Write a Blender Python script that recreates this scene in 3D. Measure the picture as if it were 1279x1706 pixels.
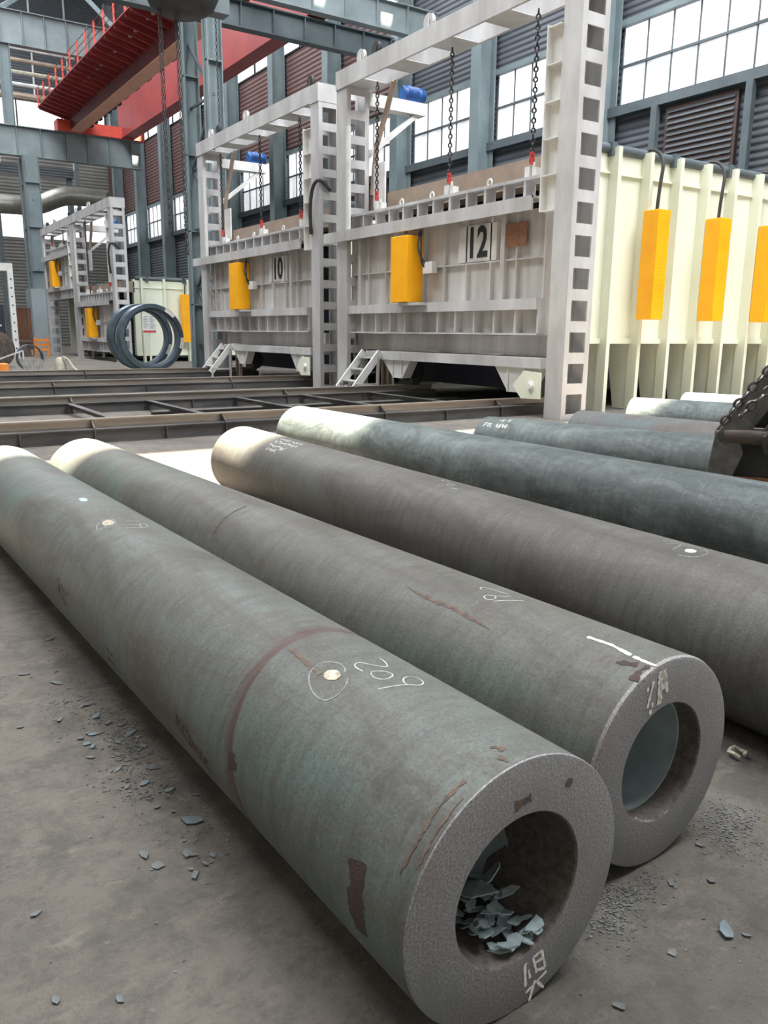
import bpy, bmesh, math, random
from mathutils import Vector, Matrix
random.seed(7)
for o in list(bpy.data.objects): bpy.data.objects.remove(o)
SC = bpy.context.scene
COL = SC.collection
R_ = math.radians

def srgb(r, g, b):
    def f(c):
        c /= 255.0
        return c/12.92 if c <= .04045 else ((c+.055)/1.055)**2.4
    return (f(r), f(g), f(b), 1.0)

# ------------------------------------------------------------------ camera
AZ, PIT, ROLL = R_(146.46), R_(12.589), R_(0.555)
fw = Vector((math.cos(AZ)*math.cos(PIT), math.sin(AZ)*math.cos(PIT), -math.sin(PIT)))
rt = fw.cross(Vector((0, 0, 1))).normalized(); up = rt.cross(fw)
rt2 = rt*math.cos(ROLL)+up*math.sin(ROLL); up2 = up*math.cos(ROLL)-rt*math.sin(ROLL)
cam = bpy.data.cameras.new('camera'); camo = bpy.data.objects.new('camera', cam); COL.objects.link(camo)
m = Matrix((rt2, up2, -fw)).transposed().to_4x4(); m.translation = (0, 0, 1.6)
camo.matrix_world = m
cam.sensor_fit = 'VERTICAL'; cam.sensor_height = 36.0; cam.lens = 1344.5*36/1706
cam.clip_start = .05; cam.clip_end = 500
SC.camera = camo

# ------------------------------------------------------------------ light
SC.view_settings.view_transform = 'Standard'; SC.view_settings.look = 'None'
SC.view_settings.gamma = 1.0; SC.view_settings.use_curve_mapping = False
SC.view_settings.exposure = 0.12
W = bpy.data.worlds.new('world'); SC.world = W; W.use_nodes = True
wb = W.node_tree.nodes['Background']; wb.inputs[0].default_value = (.88, .95, 1.0, 1); wb.inputs[1].default_value = .5
SUN_DIR = Vector((-.45, -.10, -.89)).normalized()
sd = bpy.data.lights.new('sun', 'SUN'); sd.energy = 72.0; sd.angle = R_(.55); sd.color = (1, .90, .72)
so = bpy.data.objects.new('sun', sd); COL.objects.link(so); so.rotation_euler = SUN_DIR.to_track_quat('-Z', 'Y').to_euler()
ROOF = 34.0
def fill_lamp(x, y, sx, sy, e):  # unseen area lamp added under the roof as fill
    d = bpy.data.lights.new('overhead_fill', 'AREA'); d.shape = 'RECTANGLE'; d.size = sx; d.size_y = sy; d.energy = e; d.color = (.95, .98, 1)
    o = bpy.data.objects.new('overhead_fill', d); COL.objects.link(o); o.location = (x, y, ROOF-.3)
    return o
def aim(o, p): o.rotation_euler = (Vector(p)-o.location).to_track_quat('-Z', 'Y').to_euler()
fill_lamp(-50, 6, 60, 8, 22000); fill_lamp(-4, 6, 18, 14, 7000)  # added soft fill from overhead, far bays and tubes
k = fill_lamp(0, 16, 12, 12, 10500); k.location.z = 26; aim(k, (-13, 14, 3))  # added fill aimed at the furnace sides
k = fill_lamp(-20, -6, 24, 8, 7500); k.location.z = 30; aim(k, (-18, 12, 3))  # added fill aimed at the gantry and door fronts

# ------------------------------------------------------------------ materials
def nodes(name):
    M = bpy.data.materials.new(name); M.use_nodes = True
    t = M.node_tree; return M, t, t.nodes['Principled BSDF']
def ramp(t, fac, stops):
    r = t.nodes.new('ShaderNodeValToRGB'); t.links.new(fac, r.inputs[0])
    while len(r.color_ramp.elements) < len(stops): r.color_ramp.elements.new(.5)
    for e, (p, c) in zip(r.color_ramp.elements, stops): e.position = p; e.color = c
    return r.outputs[0]
def noise(t, vec, scale, detail=5, rough=.6, dist=0):
    n = t.nodes.new('ShaderNodeTexNoise'); n.inputs['Scale'].default_value = scale; n.inputs['Detail'].default_value = detail
    n.inputs['Roughness'].default_value = rough; n.inputs['Distortion'].default_value = dist
    if vec is not None: t.links.new(vec, n.inputs['Vector'])
    return n.outputs['Fac']
def coords(t, scale=(1, 1, 1)):
    c = t.nodes.new('ShaderNodeTexCoord'); mp = t.nodes.new('ShaderNodeMapping'); mp.inputs['Scale'].default_value = scale
    t.links.new(c.outputs['Object'], mp.inputs[0]); return mp.outputs[0]
def mix(t, fac, a, b):
    n = t.nodes.new('ShaderNodeMix'); n.data_type = 'RGBA'
    for s, v in ((0, fac), (6, a), (7, b)):
        if hasattr(v, 'links'): t.links.new(v, n.inputs[s])
        else: n.inputs[s].default_value = v
    return n.outputs[2]
def math_(t, op, a, b=0.0):
    n = t.nodes.new('ShaderNodeMath'); n.operation = op
    for i, v in enumerate((a, b)):
        if hasattr(v, 'links'): t.links.new(v, n.inputs[i])
        else: n.inputs[i].default_value = v
    return n.outputs[0]
def bump(t, p, h, s=.3, d=.01):
    b = t.nodes.new('ShaderNodeBump'); b.inputs['Strength'].default_value = s; b.inputs['Distance'].default_value = d
    t.links.new(h, b.inputs['Height']); t.links.new(b.outputs[0], p.inputs['Normal'])
def paint(name, c, c2=None, scale=1.5, rough=.5, metal=0.0, bm=.12, stretch=(1, 1, 1), lo=.35, hi=.7):
    M, t, p = nodes(name); v = coords(t, stretch); n = noise(t, v, scale, 6)
    c2 = c2 or tuple(x*.75 for x in c[:3])+(1,)
    t.links.new(ramp(t, n, [(lo, c2), (hi, c)]), p.inputs['Base Color'])
    p.inputs['Roughness'].default_value = rough; p.inputs['Metallic'].default_value = metal
    if bm: bump(t, p, noise(t, v, scale*12, 3), bm, .01)
    return M
MT = {}
MT['silver'] = paint('silver_paint', srgb(206, 206, 208), srgb(168, 166, 166), 1.2, .5, .15, .08, (1, 1, .35))
MT['silver2'] = paint('door_paint', srgb(216, 214, 212), srgb(164, 160, 158), 1.0, .55, .1, .08, (1.6, 1, .25))
MT['white'] = paint('white_paint', srgb(226, 226, 224), srgb(196, 196, 194), 1.5, .5)
MT['cream'] = paint('cream_paint', srgb(222, 226, 210), srgb(213, 217, 198), .5, .5, 0, .04)
MT['tan'] = paint('tan_refractory', srgb(170, 150, 132), srgb(140, 126, 116), 1.5, .8)
MT['yellow'] = paint('yellow_enamel', srgb(250, 178, 8), srgb(240, 166, 4), 2, .45, 0, .03)
MT['dark'] = paint('dark_steel', srgb(66, 66, 66), srgb(44, 44, 45), 3, .55, .2)
MT['tong'] = paint('worn_dark_tong_steel', srgb(118, 115, 110), srgb(80, 79, 78), 9, .45, .2, .2)
MT['black'] = paint('black_rubber', srgb(34, 35, 37), None, 3, .6)
MT['rail'] = paint('worn_rail_steel', srgb(104, 101, 98), srgb(64, 65, 68), 2.2, .5, .3, .2, (1, .3, 1))
MT['railtop'] = paint('lit_rail_top_steel', srgb(166, 158, 148), srgb(130, 120, 112), 2.2, .4, .5, .1, (1, .2, 1))  # rail steel brightened for the light on the tops
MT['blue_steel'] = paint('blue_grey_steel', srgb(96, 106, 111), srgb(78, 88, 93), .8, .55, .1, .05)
MT['blue_light'] = paint('pale_blue_column_paint', srgb(124, 138, 142), srgb(106, 120, 125), .8, .55, .05, .05)
MT['foot'] = paint('pale_blue_casing', srgb(150, 160, 166), srgb(136, 146, 152), .8, .5, 0, .03)
MT['navy'] = paint('navy_paint', srgb(40, 46, 62), srgb(28, 33, 46), 1, .6)
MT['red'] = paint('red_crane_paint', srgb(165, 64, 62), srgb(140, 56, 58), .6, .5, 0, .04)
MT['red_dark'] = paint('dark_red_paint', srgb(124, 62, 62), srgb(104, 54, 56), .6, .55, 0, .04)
MT['red_bright'] = paint('orange_red_rail_paint', srgb(216, 84, 64), srgb(200, 70, 56), 2, .5, 0, .02)
MT['salmon'] = paint('floor_lit_flange_red', srgb(250, 190, 162), srgb(238, 172, 144), 1, .5, 0, .03)  # crane red lightened to carry bounce from the floor below
MT['motor'] = paint('blue_motor_enamel', srgb(36, 88, 150), srgb(22, 62, 122), 5, .4)
MT['orange'] = paint('orange_paint', srgb(226, 146, 60), srgb(208, 122, 44), 2, .55)
MT['copper'] = paint('copper_brown_bar', srgb(150, 100, 70), srgb(96, 62, 48), 3, .45, .4)
MT['chain'] = paint('oily_chain_steel', srgb(70, 68, 70), srgb(48, 46, 48), 8, .45, .5)
MT['rust_plate'] = paint('orange_rusted_plate', srgb(150, 100, 62), srgb(104, 76, 58), 12, .8, 0, .3)
MT['tong_chain'] = paint('worn_bright_chain', srgb(128, 122, 118), srgb(84, 80, 78), 20, .32, .7)
MT['redtag'] = paint('red_hook_paint', srgb(200, 60, 60), None, 8, .5)
MT['chalk'] = paint('white_chalk', srgb(200, 200, 196), srgb(150, 152, 148), 60, .9, 0, 0)
MT['chalk_thick'] = paint('thick_white_paint_marker', srgb(240, 238, 230), srgb(214, 210, 200), 60, .85, 0, 0)
MT['chalk_thin'] = paint('faint_chalk', srgb(158, 162, 158), srgb(108, 112, 110), 60, .9, 0, 0)
MT['ground'] = paint('bright_ground_metal', srgb(190, 180, 156), srgb(120, 112, 94), 40, .45, .3, .1)
MT['rust'] = paint('red_brown_rust', srgb(70, 52, 47), srgb(54, 44, 42), 14, .85, 0, .4)
MT['rust_orange'] = paint('orange_rust', srgb(112, 92, 80), srgb(76, 66, 60), 30, .85, 0, .4)
MT['flake'] = paint('mill_scale_flake', srgb(170, 186, 190), srgb(136, 150, 154), 14, .6, .05, .2)
MT['flake_dark'] = paint('dark_mill_scale', srgb(96, 102, 102), srgb(78, 80, 80), 14, .6, .05, .2)
MT['flake_mid'] = paint('grey_blue_mill_scale', srgb(104, 118, 122), srgb(84, 94, 98), 14, .6, .05, .2)
MT['lining'] = paint('blue_scale_lining', srgb(182, 198, 202), srgb(150, 166, 170), 6, .5, .2, .1)
MT['ring'] = paint('blue_grey_forged_ring', srgb(92, 106, 116), srgb(76, 88, 98), 4, .4, .5)
MT['duct'] = paint('galvanised_duct', srgb(176, 176, 168), srgb(150, 150, 142), 1.5, .35, .75, .05)
MT['wood'] = paint('grey_timber', srgb(150, 148, 142), srgb(110, 108, 104), 6, .7)
MT['canvas'] = paint('dirty_canvas', srgb(196, 190, 172), srgb(158, 152, 138), 5, .8)
MT['brownring'] = paint('brown_oily_forging', srgb(120, 106, 98), srgb(78, 70, 66), 5, .45, .4)
MT['number'] = paint('black_stencil_paint', srgb(36, 36, 40), None, 6, .7)
MT['plaque'] = paint('brown_plaque', srgb(146, 104, 78), srgb(110, 76, 58), 18, .5)
MT['vent'] = paint('dark_brown_vent', srgb(88, 70, 66), srgb(70, 58, 56), 3, .6)
MT['blue_lit'] = paint('lit_blue_grey_girder_paint', srgb(136, 148, 152), srgb(116, 128, 132), .8, .55, .05, .05)  # blue-grey girder paint lightened for webs that catch the light
MT['signred'] = paint('sign_red', srgb(206, 60, 60), None, 4, .5)
MT['ink'] = paint('sign_ink', srgb(120, 124, 130), None, 4, .6)
MT['concrete_roof'] = paint('roof_sheet', srgb(150, 150, 150), None, 1, .8)

def corrugated(name, c, c2, period):
    M, t, p = nodes(name); v = coords(t)
    w = t.nodes.new('ShaderNodeTexWave'); w.wave_type = 'BANDS'; w.bands_direction = 'Z'; w.inputs['Scale'].default_value = .314/period*1.0
    t.links.new(v, w.inputs['Vector'])
    n = noise(t, v, .5, 4)
    base = mix(t, math_(t, 'MULTIPLY', w.outputs['Fac'], .6), ramp(t, n, [(.3, c2), (.7, c)]), tuple(x*.62 for x in c2[:3])+(1,))
    t.links.new(base, p.inputs['Base Color']); p.inputs['Roughness'].default_value = .6
    bump(t, p, w.outputs['Fac'], .8, .05)
    return M
MT['clad'] = corrugated('grey_corrugated_cladding', srgb(100, 104, 112), srgb(82, 87, 95), .22)
MT['clad_red_bounce'] = corrugated('red_bounce_cladding', srgb(112, 82, 79), srgb(94, 70, 69), .25)  # cladding reddened to carry light bounced off the red crane
MT['claddark'] = corrugated('dark_corrugated_cladding', srgb(92, 98, 104), srgb(74, 80, 86), .22)
MT['grey_clad'] = corrugated('warm_grey_cladding', srgb(140, 138, 134), srgb(118, 116, 112), .3)

def emit(name, c, s, c2=None):
    M, t, p = nodes(name); p.inputs['Base Color'].default_value = (.6, .6, .6, 1); p.inputs['Roughness'].default_value = .35
    v = coords(t, (1, 1, .5)); n = noise(t, v, 1.1, 3)
    cc = ramp(t, n, [(.35, c2 or c), (.6, c)])
    t.links.new(cc, p.inputs['Emission Color']); p.inputs['Emission Strength'].default_value = s
    return M
MT['pane_clear'] = emit('daylit_window_pane', (.96, .95, 1, 1), 1.05, (.86, .86, .9, 1))
MT['pane_frost'] = emit('daylit_frosted_pane', (.86, .87, .9, 1), .86, (.50, .54, .58, 1))

def pipe_mat(name, c, c2, c3, rustamt, streak=False, swirl=False):
    c, c2, c3 = [tuple(x*.56 for x in q[:3])+(1,) for q in (c, c2, c3)]
    M, t, p = nodes(name); v = coords(t); v2 = coords(t, (.5, 1.6, 1.6))
    big = noise(t, v2, 1.7, 6, .6, .8)
    base = ramp(t, big, [(.36, c2), (.5, c), (.64, c3)])
    if swirl:
        sw = noise(t, coords(t, (.8, 1.5, 1.5)), 2.6, 7, .62, 2.4)
        base = mix(t, ramp(t, sw, [(.42, (0, 0, 0, 1)), (.66, (.75, .75, .75, 1))]), base, tuple(x*.55 for x in c2[:3])+(1,))
    sp = noise(t, v, 105, 5, .8)
    base = mix(t, ramp(t, sp, [(.42, (0, 0, 0, 1)), (.66, (.5, .5, .5, 1))]), base, tuple(x*.35 for x in c2[:3])+(1,))
    br = noise(t, coords(t, (9, 1.6, 1.6)), 2.2, 6, .7, .3)
    base = mix(t, ramp(t, br, [(.42, (0, 0, 0, 1)), (.68, (.5, .5, .5, 1))]), base, tuple(x*.6 for x in c2[:3])+(1,))
    sp2 = noise(t, v, 30, 6, .8)
    base = mix(t, ramp(t, sp2, [(.54, (0, 0, 0, 1)), (.74, (.4, .4, .4, 1))]), base, tuple(min(1, x*1.5) for x in c3[:3])+(1,))
    rn = noise(t, v, 5.5, 8, .7, .4)
    base = mix(t, ramp(t, rn, [(.62-rustamt, (0, 0, 0, 1)), (.74-rustamt, (.6, .6, .6, 1))]), base, srgb(74, 60, 54))
    if streak:   # worn reddish band running round the tube
        c = t.nodes.new('ShaderNodeTexCoord'); s = t.nodes.new('ShaderNodeSeparateXYZ'); t.links.new(c.outputs['Object'], s.inputs[0])
        xx = math_(t, 'SUBTRACT', s.outputs[0], math_(t, 'MULTIPLY', math_(t, 'SUBTRACT', .668, s.outputs[2]), -.28))
        d = math_(t, 'SUBTRACT', xx, .915)                      # sharp on the near side, fading along the tube
        near = math_(t, 'MINIMUM', 1.0, math_(t, 'MAXIMUM', 0.0, math_(t, 'MULTIPLY', d, 45.0)))
        far = math_(t, 'MAXIMUM', 0.0, math_(t, 'SUBTRACT', 1.0, math_(t, 'MULTIPLY', d, 5.5)))
        bn = noise(t, coords(t, (30, 3, 3)), 1.6, 7, .8)
        f = math_(t, 'MULTIPLY', math_(t, 'MULTIPLY', near, far), bn)
        base = mix(t, ramp(t, f, [(.24, (0, 0, 0, 1)), (.42, (.85, .85, .85, 1))]), base, srgb(72, 48, 45))
    t.links.new(base, p.inputs['Base Color'])
    p.inputs['Metallic'].default_value = .0; p.inputs['Roughness'].default_value = .6; p.inputs['Specular IOR Level'].default_value = .32
    bump(t, p, math_(t, 'ADD', sp, math_(t, 'MULTIPLY', rn, .7)), .22, .006)
    return M
MT['pipe_a'] = pipe_mat('scaled_steel_grey_green', srgb(128, 131, 126), srgb(106, 102, 97), srgb(126, 142, 138), .02, True)
MT['pipe_b'] = pipe_mat('scaled_steel_grey', srgb(126, 125, 119), srgb(106, 101, 95), srgb(122, 134, 127), .05)
MT['pipe_c'] = pipe_mat('scaled_steel_brown_grey', srgb(122, 118, 113), srgb(100, 95, 91), srgb(126, 128, 124), .0)
MT['pipe_d'] = pipe_mat('scaled_steel_green', srgb(122, 132, 130), srgb(94, 102, 103), srgb(142, 154, 152), .0, False, True)
MT['pipe_e'] = pipe_mat('scaled_steel_rusty', srgb(126, 124, 122), srgb(116, 104, 100), srgb(112, 128, 132), .08)
def endmat():
    M, t, p = nodes('sawn_tube_end'); v = coords(t)
    sp = noise(t, v, 170, 4, .8); rn = noise(t, v, 6, 6, .65)
    b = ramp(t, sp, [(.32, srgb(90, 89, 89)), (.54, srgb(142, 140, 140)), (.7, srgb(176, 178, 178))])
    b = mix(t, ramp(t, rn, [(.5, (0, 0, 0, 1)), (.68, (.5, .5, .5, 1))]), b, srgb(126, 112, 104))
    b = mix(t, ramp(t, noise(t, v, 3.1, 3), [(.5, (0, 0, 0, 1)), (.66, (.45, .45, .45, 1))]), b, srgb(110, 124, 128))
    t.links.new(b, p.inputs['Base Color']); p.inputs['Roughness'].default_value = .6; p.inputs['Metallic'].default_value = .1
    bump(t, p, sp, .35, .004); return M
MT['pipe_end'] = endmat()
def boremat():
    M, t, p = nodes('rusty_tube_bore'); v = coords(t)
    b = ramp(t, noise(t, v, 45, 6, .8), [(.35, srgb(70, 60, 56)), (.6, srgb(104, 98, 94)), (.75, srgb(120, 122, 118))])
    t.links.new(b, p.inputs['Base Color']); p.inputs['Roughness'].default_value = .75
    bump(t, p, noise(t, v, 60, 4), .4, .005); return M
MT['bore'] = boremat()
def floormat():
    M, t, p = nodes('dusty_workshop_floor'); v = coords(t)
    a = noise(t, v, .55, 7, .65, .5)
    b = ramp(t, a, [(.34, srgb(87, 82, 76)), (.5, srgb(108, 102, 95)), (.66, srgb(124, 117, 109))])
    d = noise(t, v, 4.2, 10, .78, .15)
    b = mix(t, ramp(t, d, [(.46, (0, 0, 0, 1)), (.62, (.7, .7, .7, 1))]), b, srgb(78, 74, 70))
    g = noise(t, coords(t, (1, .45, 1)), 5.3, 9, .78, .2)
    b = mix(t, ramp(t, g, [(.55, (0, 0, 0, 1)), (.68, (.5, .5, .5, 1))]), b, srgb(150, 142, 131))
    s = noise(t, v, 70, 4, .8)
    b = mix(t, ramp(t, s, [(.58, (0, 0, 0, 1)), (.72, (.55, .55, .55, 1))]), b, srgb(62, 60, 58))
    q = noise(t, coords(t, (1, .5, 1)), 17, 8, .8, .2)
    b = mix(t, ramp(t, q, [(.5, (0, 0, 0, 1)), (.64, (.6, .6, .6, 1))]), b, srgb(82, 78, 74))
    q2 = noise(t, coords(t, (1, .4, 1)), 26, 6, .8, .2)
    b = mix(t, ramp(t, q2, [(.6, (0, 0, 0, 1)), (.7, (.5, .5, .5, 1))]), b, srgb(154, 146, 134))
    t.links.new(b, p.inputs['Base Color']); p.inputs['Roughness'].default_value = .85
    bump(t, p, math_(t, 'ADD', math_(t, 'MULTIPLY', d, 1.0), math_(t, 'MULTIPLY', s, .25)), .8, .05)
    return M
MT['floor'] = floormat()

# ------------------------------------------------------------------ mesh builder
class MB:
    def __init__(s): s.v = []; s.f = []; s.sm = []; s.mi = []; s.cur = 0
    def add(s, vs, fs, smooth=False):
        n = len(s.v); s.v += [Vector(q) for q in vs]
        for f in fs: s.f.append([i+n for i in f]); s.sm.append(smooth); s.mi.append(s.cur)
        return s
    def box(s, x0, x1, y0, y1, z0, z1):
        vs = [(x, y, z) for x in (x0, x1) for y in (y0, y1) for z in (z0, z1)]
        return s.add(vs, [(0, 1, 3, 2), (4, 6, 7, 5), (0, 4, 5, 1), (2, 3, 7, 6), (0, 2, 6, 4), (1, 5, 7, 3)])
    def bar(s, p, q, w, h, upv=(0, 0, 1)):
        p, q = Vector(p), Vector(q); d = (q-p).normalized(); u = Vector(upv)
        if abs(d.dot(u)) > .98: u = Vector((1, 0, 0))
        a = d.cross(u).normalized()*w/2; b = a.cross(d).normalized()*h/2
        vs = [e+i*a+j*b for e in (p, q) for i, j in ((-1, -1), (1, -1), (1, 1), (-1, 1))]
        return s.add(vs, [(0, 1, 2, 3), (7, 6, 5, 4), (0, 4, 5, 1), (1, 5, 6, 2), (2, 6, 7, 3), (3, 7, 4, 0)])
    def prism(s, pts, vec):
        vec = Vector(vec); n = len(pts); vs = [Vector(q) for q in pts]+[Vector(q)+vec for q in pts]
        return s.add(vs, [tuple(range(n))[::-1], tuple(range(n, 2*n))]+[(i, (i+1) % n, (i+1) % n+n, i+n) for i in range(n)])
    def tube(s, pts, r, n=10, cap=True, closed=False):
        pts = [Vector(q) for q in pts]; rr = r if isinstance(r, (list, tuple)) else [r]*len(pts)
        k = len(pts); rings = []; prev = None
        for i in range(k):
            a = pts[i-1] if (i > 0 or closed) else pts[i]; b = pts[(i+1) % k] if (i < k-1 or closed) else pts[i]
            d = (b-a).normalized()
            if prev is None: u = d.orthogonal().normalized()
            else: u = (prev-d*prev.dot(d)).normalized()
            prev = u; w = d.cross(u)
            rings.append([pts[i]+(u*math.cos(2*math.pi*j/n)+w*math.sin(2*math.pi*j/n))*rr[i] for j in range(n)])
        vs = [q for rg in rings for q in rg]; fs = []
        for i in range(k if closed else k-1):
            i2 = (i+1) % k
            for j in range(n): fs.append((i*n+j, i*n+(j+1) % n, i2*n+(j+1) % n, i2*n+j))
        s.add(vs, fs, True)
        if cap and not closed:
            s.add(rings[0], [tuple(range(n))[::-1]]); s.add(rings[-1], [tuple(range(n))])
        return s
    def lathe(s, c, axis, prof, n=32, closed=False):   # prof: (distance along axis, radius)
        c, ax = Vector(c), Vector(axis).normalized(); u = ax.orthogonal().normalized(); w = ax.cross(u); k = len(prof)
        vs = [c+ax*a+(u*math.cos(2*math.pi*j/n)+w*math.sin(2*math.pi*j/n))*r for a, r in prof for j in range(n)]
        fs = []
        for i in range(k if closed else k-1):
            i2 = (i+1) % k
            for j in range(n): fs.append((i*n+j, i*n+(j+1) % n, i2*n+(j+1) % n, i2*n+j))
        return s.add(vs, fs, True)
OFF = {}
def link(name, mb, mats, parent=None, loc=None, bevel=0):
    me = bpy.data.meshes.new(name); off = Vector(loc) if loc is not None else (OFF[parent.name] if parent else Vector((0, 0, 0)))
    me.from_pydata([tuple(q-off) for q in mb.v], [], mb.f)
    mats = mats if isinstance(mats, (list, tuple)) else [mats]
    for q in mats: me.materials.append(MT[q] if isinstance(q, str) else q)
    for p, a, b in zip(me.polygons, mb.sm, mb.mi): p.use_smooth = a; p.material_index = b
    bm = bmesh.new(); bm.from_mesh(me); bmesh.ops.recalc_face_normals(bm, faces=bm.faces); bm.to_mesh(me); bm.free()
    if any(mb.sm):
        try: me.set_sharp_from_angle(angle=R_(40))
        except Exception: pass
    o = bpy.data.objects.new(name, me); COL.objects.link(o)
    if parent: o.parent = parent
    else: o.location = off
    OFF[o.name] = off
    if bevel:
        b = o.modifiers.new('bevel', 'BEVEL'); b.width = bevel; b.segments = 2; b.limit_method = 'ANGLE'
    return o
def thing(name, label, cat, loc, group=None, rot=0):
    o = bpy.data.objects.new(name, None); COL.objects.link(o); o.location = loc; o.empty_display_size = .1
    o.rotation_euler = (0, 0, rot); OFF[o.name] = Vector(loc) if not rot else Vector((0, 0, 0))
    o['label'] = label; o['category'] = cat
    if group: o['group'] = group
    return o
def single(name, mb, mats, label, cat, loc, group=None, kind=None, bevel=0):
    o = link(name, mb, mats, None, loc, bevel); o['label'] = label; o['category'] = cat
    if group: o['group'] = group
    if kind: o['kind'] = kind
    return o
def structure(name, mb, mats, parent=None):
    o = link(name, mb, mats, parent)
    if not parent: o['kind'] = 'structure'
    return o
def chain_mb(mb, pts, link_len=.11, r=.012, w=.035):
    # oval links along a polyline, every other one turned a quarter
    pts = [Vector(q) for q in pts]; seg = []; tot = 0
    for a, b in zip(pts, pts[1:]): seg.append((tot, a, b)); tot += (b-a).length
    pitch = link_len-2*r; n = max(1, int(tot/pitch))
    for i in range(n):
        t = (i+.5)*pitch
        for t0, a, b in seg:
            if t <= t0+(b-a).length+1e-6: break
        d = (b-a).normalized(); c = a+d*(t-t0); u = d.orthogonal().normalized(); v = d.cross(u)
        if i % 2: u, v = v, u
        ring = []
        for k in range(10):
            an = 2*math.pi*k/10
            ring.append(c+d*(math.cos(an)*(link_len/2-r))+u*(math.sin(an)*w))
        mb.tube(ring, r, 5, False, True)
    return mb

# ------------------------------------------------------------------ setting
WY = 24.0
structure('floor', MB().add([(-92, -16, 0), (32, -16, 0), (32, 25, 0), (-92, 25, 0)], [(0, 1, 2, 3)]), 'floor')
sh = SUN_DIR.x/SUN_DIR.z*ROOF            # how far the sun travels in x between roof and floor
S0 = -10.45+sh
def pierced(mb, x0, x1, y0, y1, holes):    # roof sheet with openings cut to drop sun patches on girders and columns
    xs = sorted({x0, x1}|{h[0] for h in holes}|{h[1] for h in holes})
    for a, b in zip(xs, xs[1:]):
        ys = [y0]
        for h in sorted((h for h in holes if h[0] <= a and b <= h[1]), key=lambda h: h[2]): ys += [h[2], h[3]]
        ys.append(y1)
        for c, d in zip(ys[::2], ys[1::2]): mb.box(a, b, c, d, ROOF, ROOF+.2)
def hole(x, y0, y1, z0, z1): k = SUN_DIR.x/SUN_DIR.z; m = SUN_DIR.y/SUN_DIR.z; return (x+(ROOF-z1)*k, x+(ROOF-z0)*k, y0+(ROOF-(z0+z1)/2)*m, y1+(ROOF-(z0+z1)/2)*m)
cm = MB(); pierced(cm, -92, S0, -16, 25, [hole(-31, 17.0, 17.5, 14.0, 14.8), hole(-31, 20.2, 20.7, 13.9, 14.9), hole(-63, 19.3, 19.8, 13.3, 14.8), hole(-40.5, 23.3, 23.8, 13.5, 16.5), hole(-60.6, 23.3, 23.8, 12, 17.5)])
cm.prism([(32, -16, ROOF), (32, 25, ROOF), (-7.45+sh, 25, ROOF), (-7.45+sh, 15.6, ROOF), (-7.9+sh, 14.2, ROOF), (-7.95+sh, 9.0, ROOF), (-6.85+sh, 6.9, ROOF), (-6.85+sh, -16, ROOF)], (0, 0, .2))  # roof edge shaped so a sun strip falls across the far tube ends
structure('ceiling', cm, 'concrete_roof')
structure('wall_left', MB().box(-92, 32, -16, -15.8, 0, ROOF), 'grey_clad')
structure('wall_right', MB().box(-92, 32, WY+.1, WY+.3, 0, 9.3).box(-92, 32, WY+.1, WY+.3, 12.15, 17.5).box(-92, 32, WY+.1, WY+.3, 18.7, ROOF).box(-92, 32, WY+.3, WY+.4, 9.3, 12.15).box(-92, 32, WY+.3, WY+.4, 17.5, 18.7), 'clad')
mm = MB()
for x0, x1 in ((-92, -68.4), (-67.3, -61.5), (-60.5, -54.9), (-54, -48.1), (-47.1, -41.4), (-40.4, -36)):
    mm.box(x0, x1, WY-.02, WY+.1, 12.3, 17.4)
structure('trim_1', mm, 'clad_red_bounce')  # panels with the crane's red bounce in their colour
structure('trim_2', MB().box(-92, 32, WY-.25, WY+.1, 9.1, 9.42), 'blue_steel')
structure('trim_3', MB().box(-92, 32, WY-.12, WY+.1, 12.0, 12.2), 'blue_light')
cols = [-13.9, -21.7, -28.3, -34.3, -40.9, -47.5, -54.3, -61.0, -67.8, -74.5, -81.2]
nw = 0
for a, b in zip(cols, cols[1:]):
    nw += 1; x1, x0 = a-.3, b+.3
    fr = MB(); fr.box(x0, x1, WY+.02, WY+.1, 10.71, 10.79)
    k = int(round((x1-x0)/1.0)); st = (x1-x0)/k
    for i in range(k+1): fr.box(x0+i*st-.018, x0+i*st+.018, WY+.05, WY+.1, 9.42, 12.0)
    o = structure('window_%d' % nw, fr, 'blue_steel')
    structure('pane', MB().box(x0, x1, WY+.11, WY+.14, 10.79, 12.0), 'pane_clear', o)
    structure('pane', MB().box(x0, x1, WY+.11, WY+.14, 9.42, 10.71), 'pane_frost', o)
nw += 1
fr = MB(); fr.box(-92, -36, WY, WY+.1, 17.5, 17.6)
for i in range(19): fr.box(-92+i*3.1-.05, -92+i*3.1+.05, WY, WY+.1, 17.5, 18.7)
o = structure('window_%d' % nw, fr, 'dark'); structure('pane', MB().box(-92, -36, WY+.11, WY+.14, 17.5, 18.7), 'pane_clear', o)
for i, x in enumerate(cols):
    mb = MB(); mb.box(x-.3, x+.3, WY-.95, WY-.9, 0, 30).box(x-.3, x+.3, WY-.15, WY-.1, 0, 30).box(x-.02, x+.02, WY-.9, WY-.15, 0, 30)
    wh = ['beside the rightmost windows', 'behind the tower right of door 12', 'between the two windows above furnace 12', 'left of the wide window above furnace 12'][i] if i < 4 else 'number %d from the far end of the windowed wall' % (len(cols)-i)
    single('wall_column', mb, 'blue_light', 'pale blue steel I-section wall column '+wh, 'column', (x, WY-.5, 0), 'columns along the windowed wall')
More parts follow.
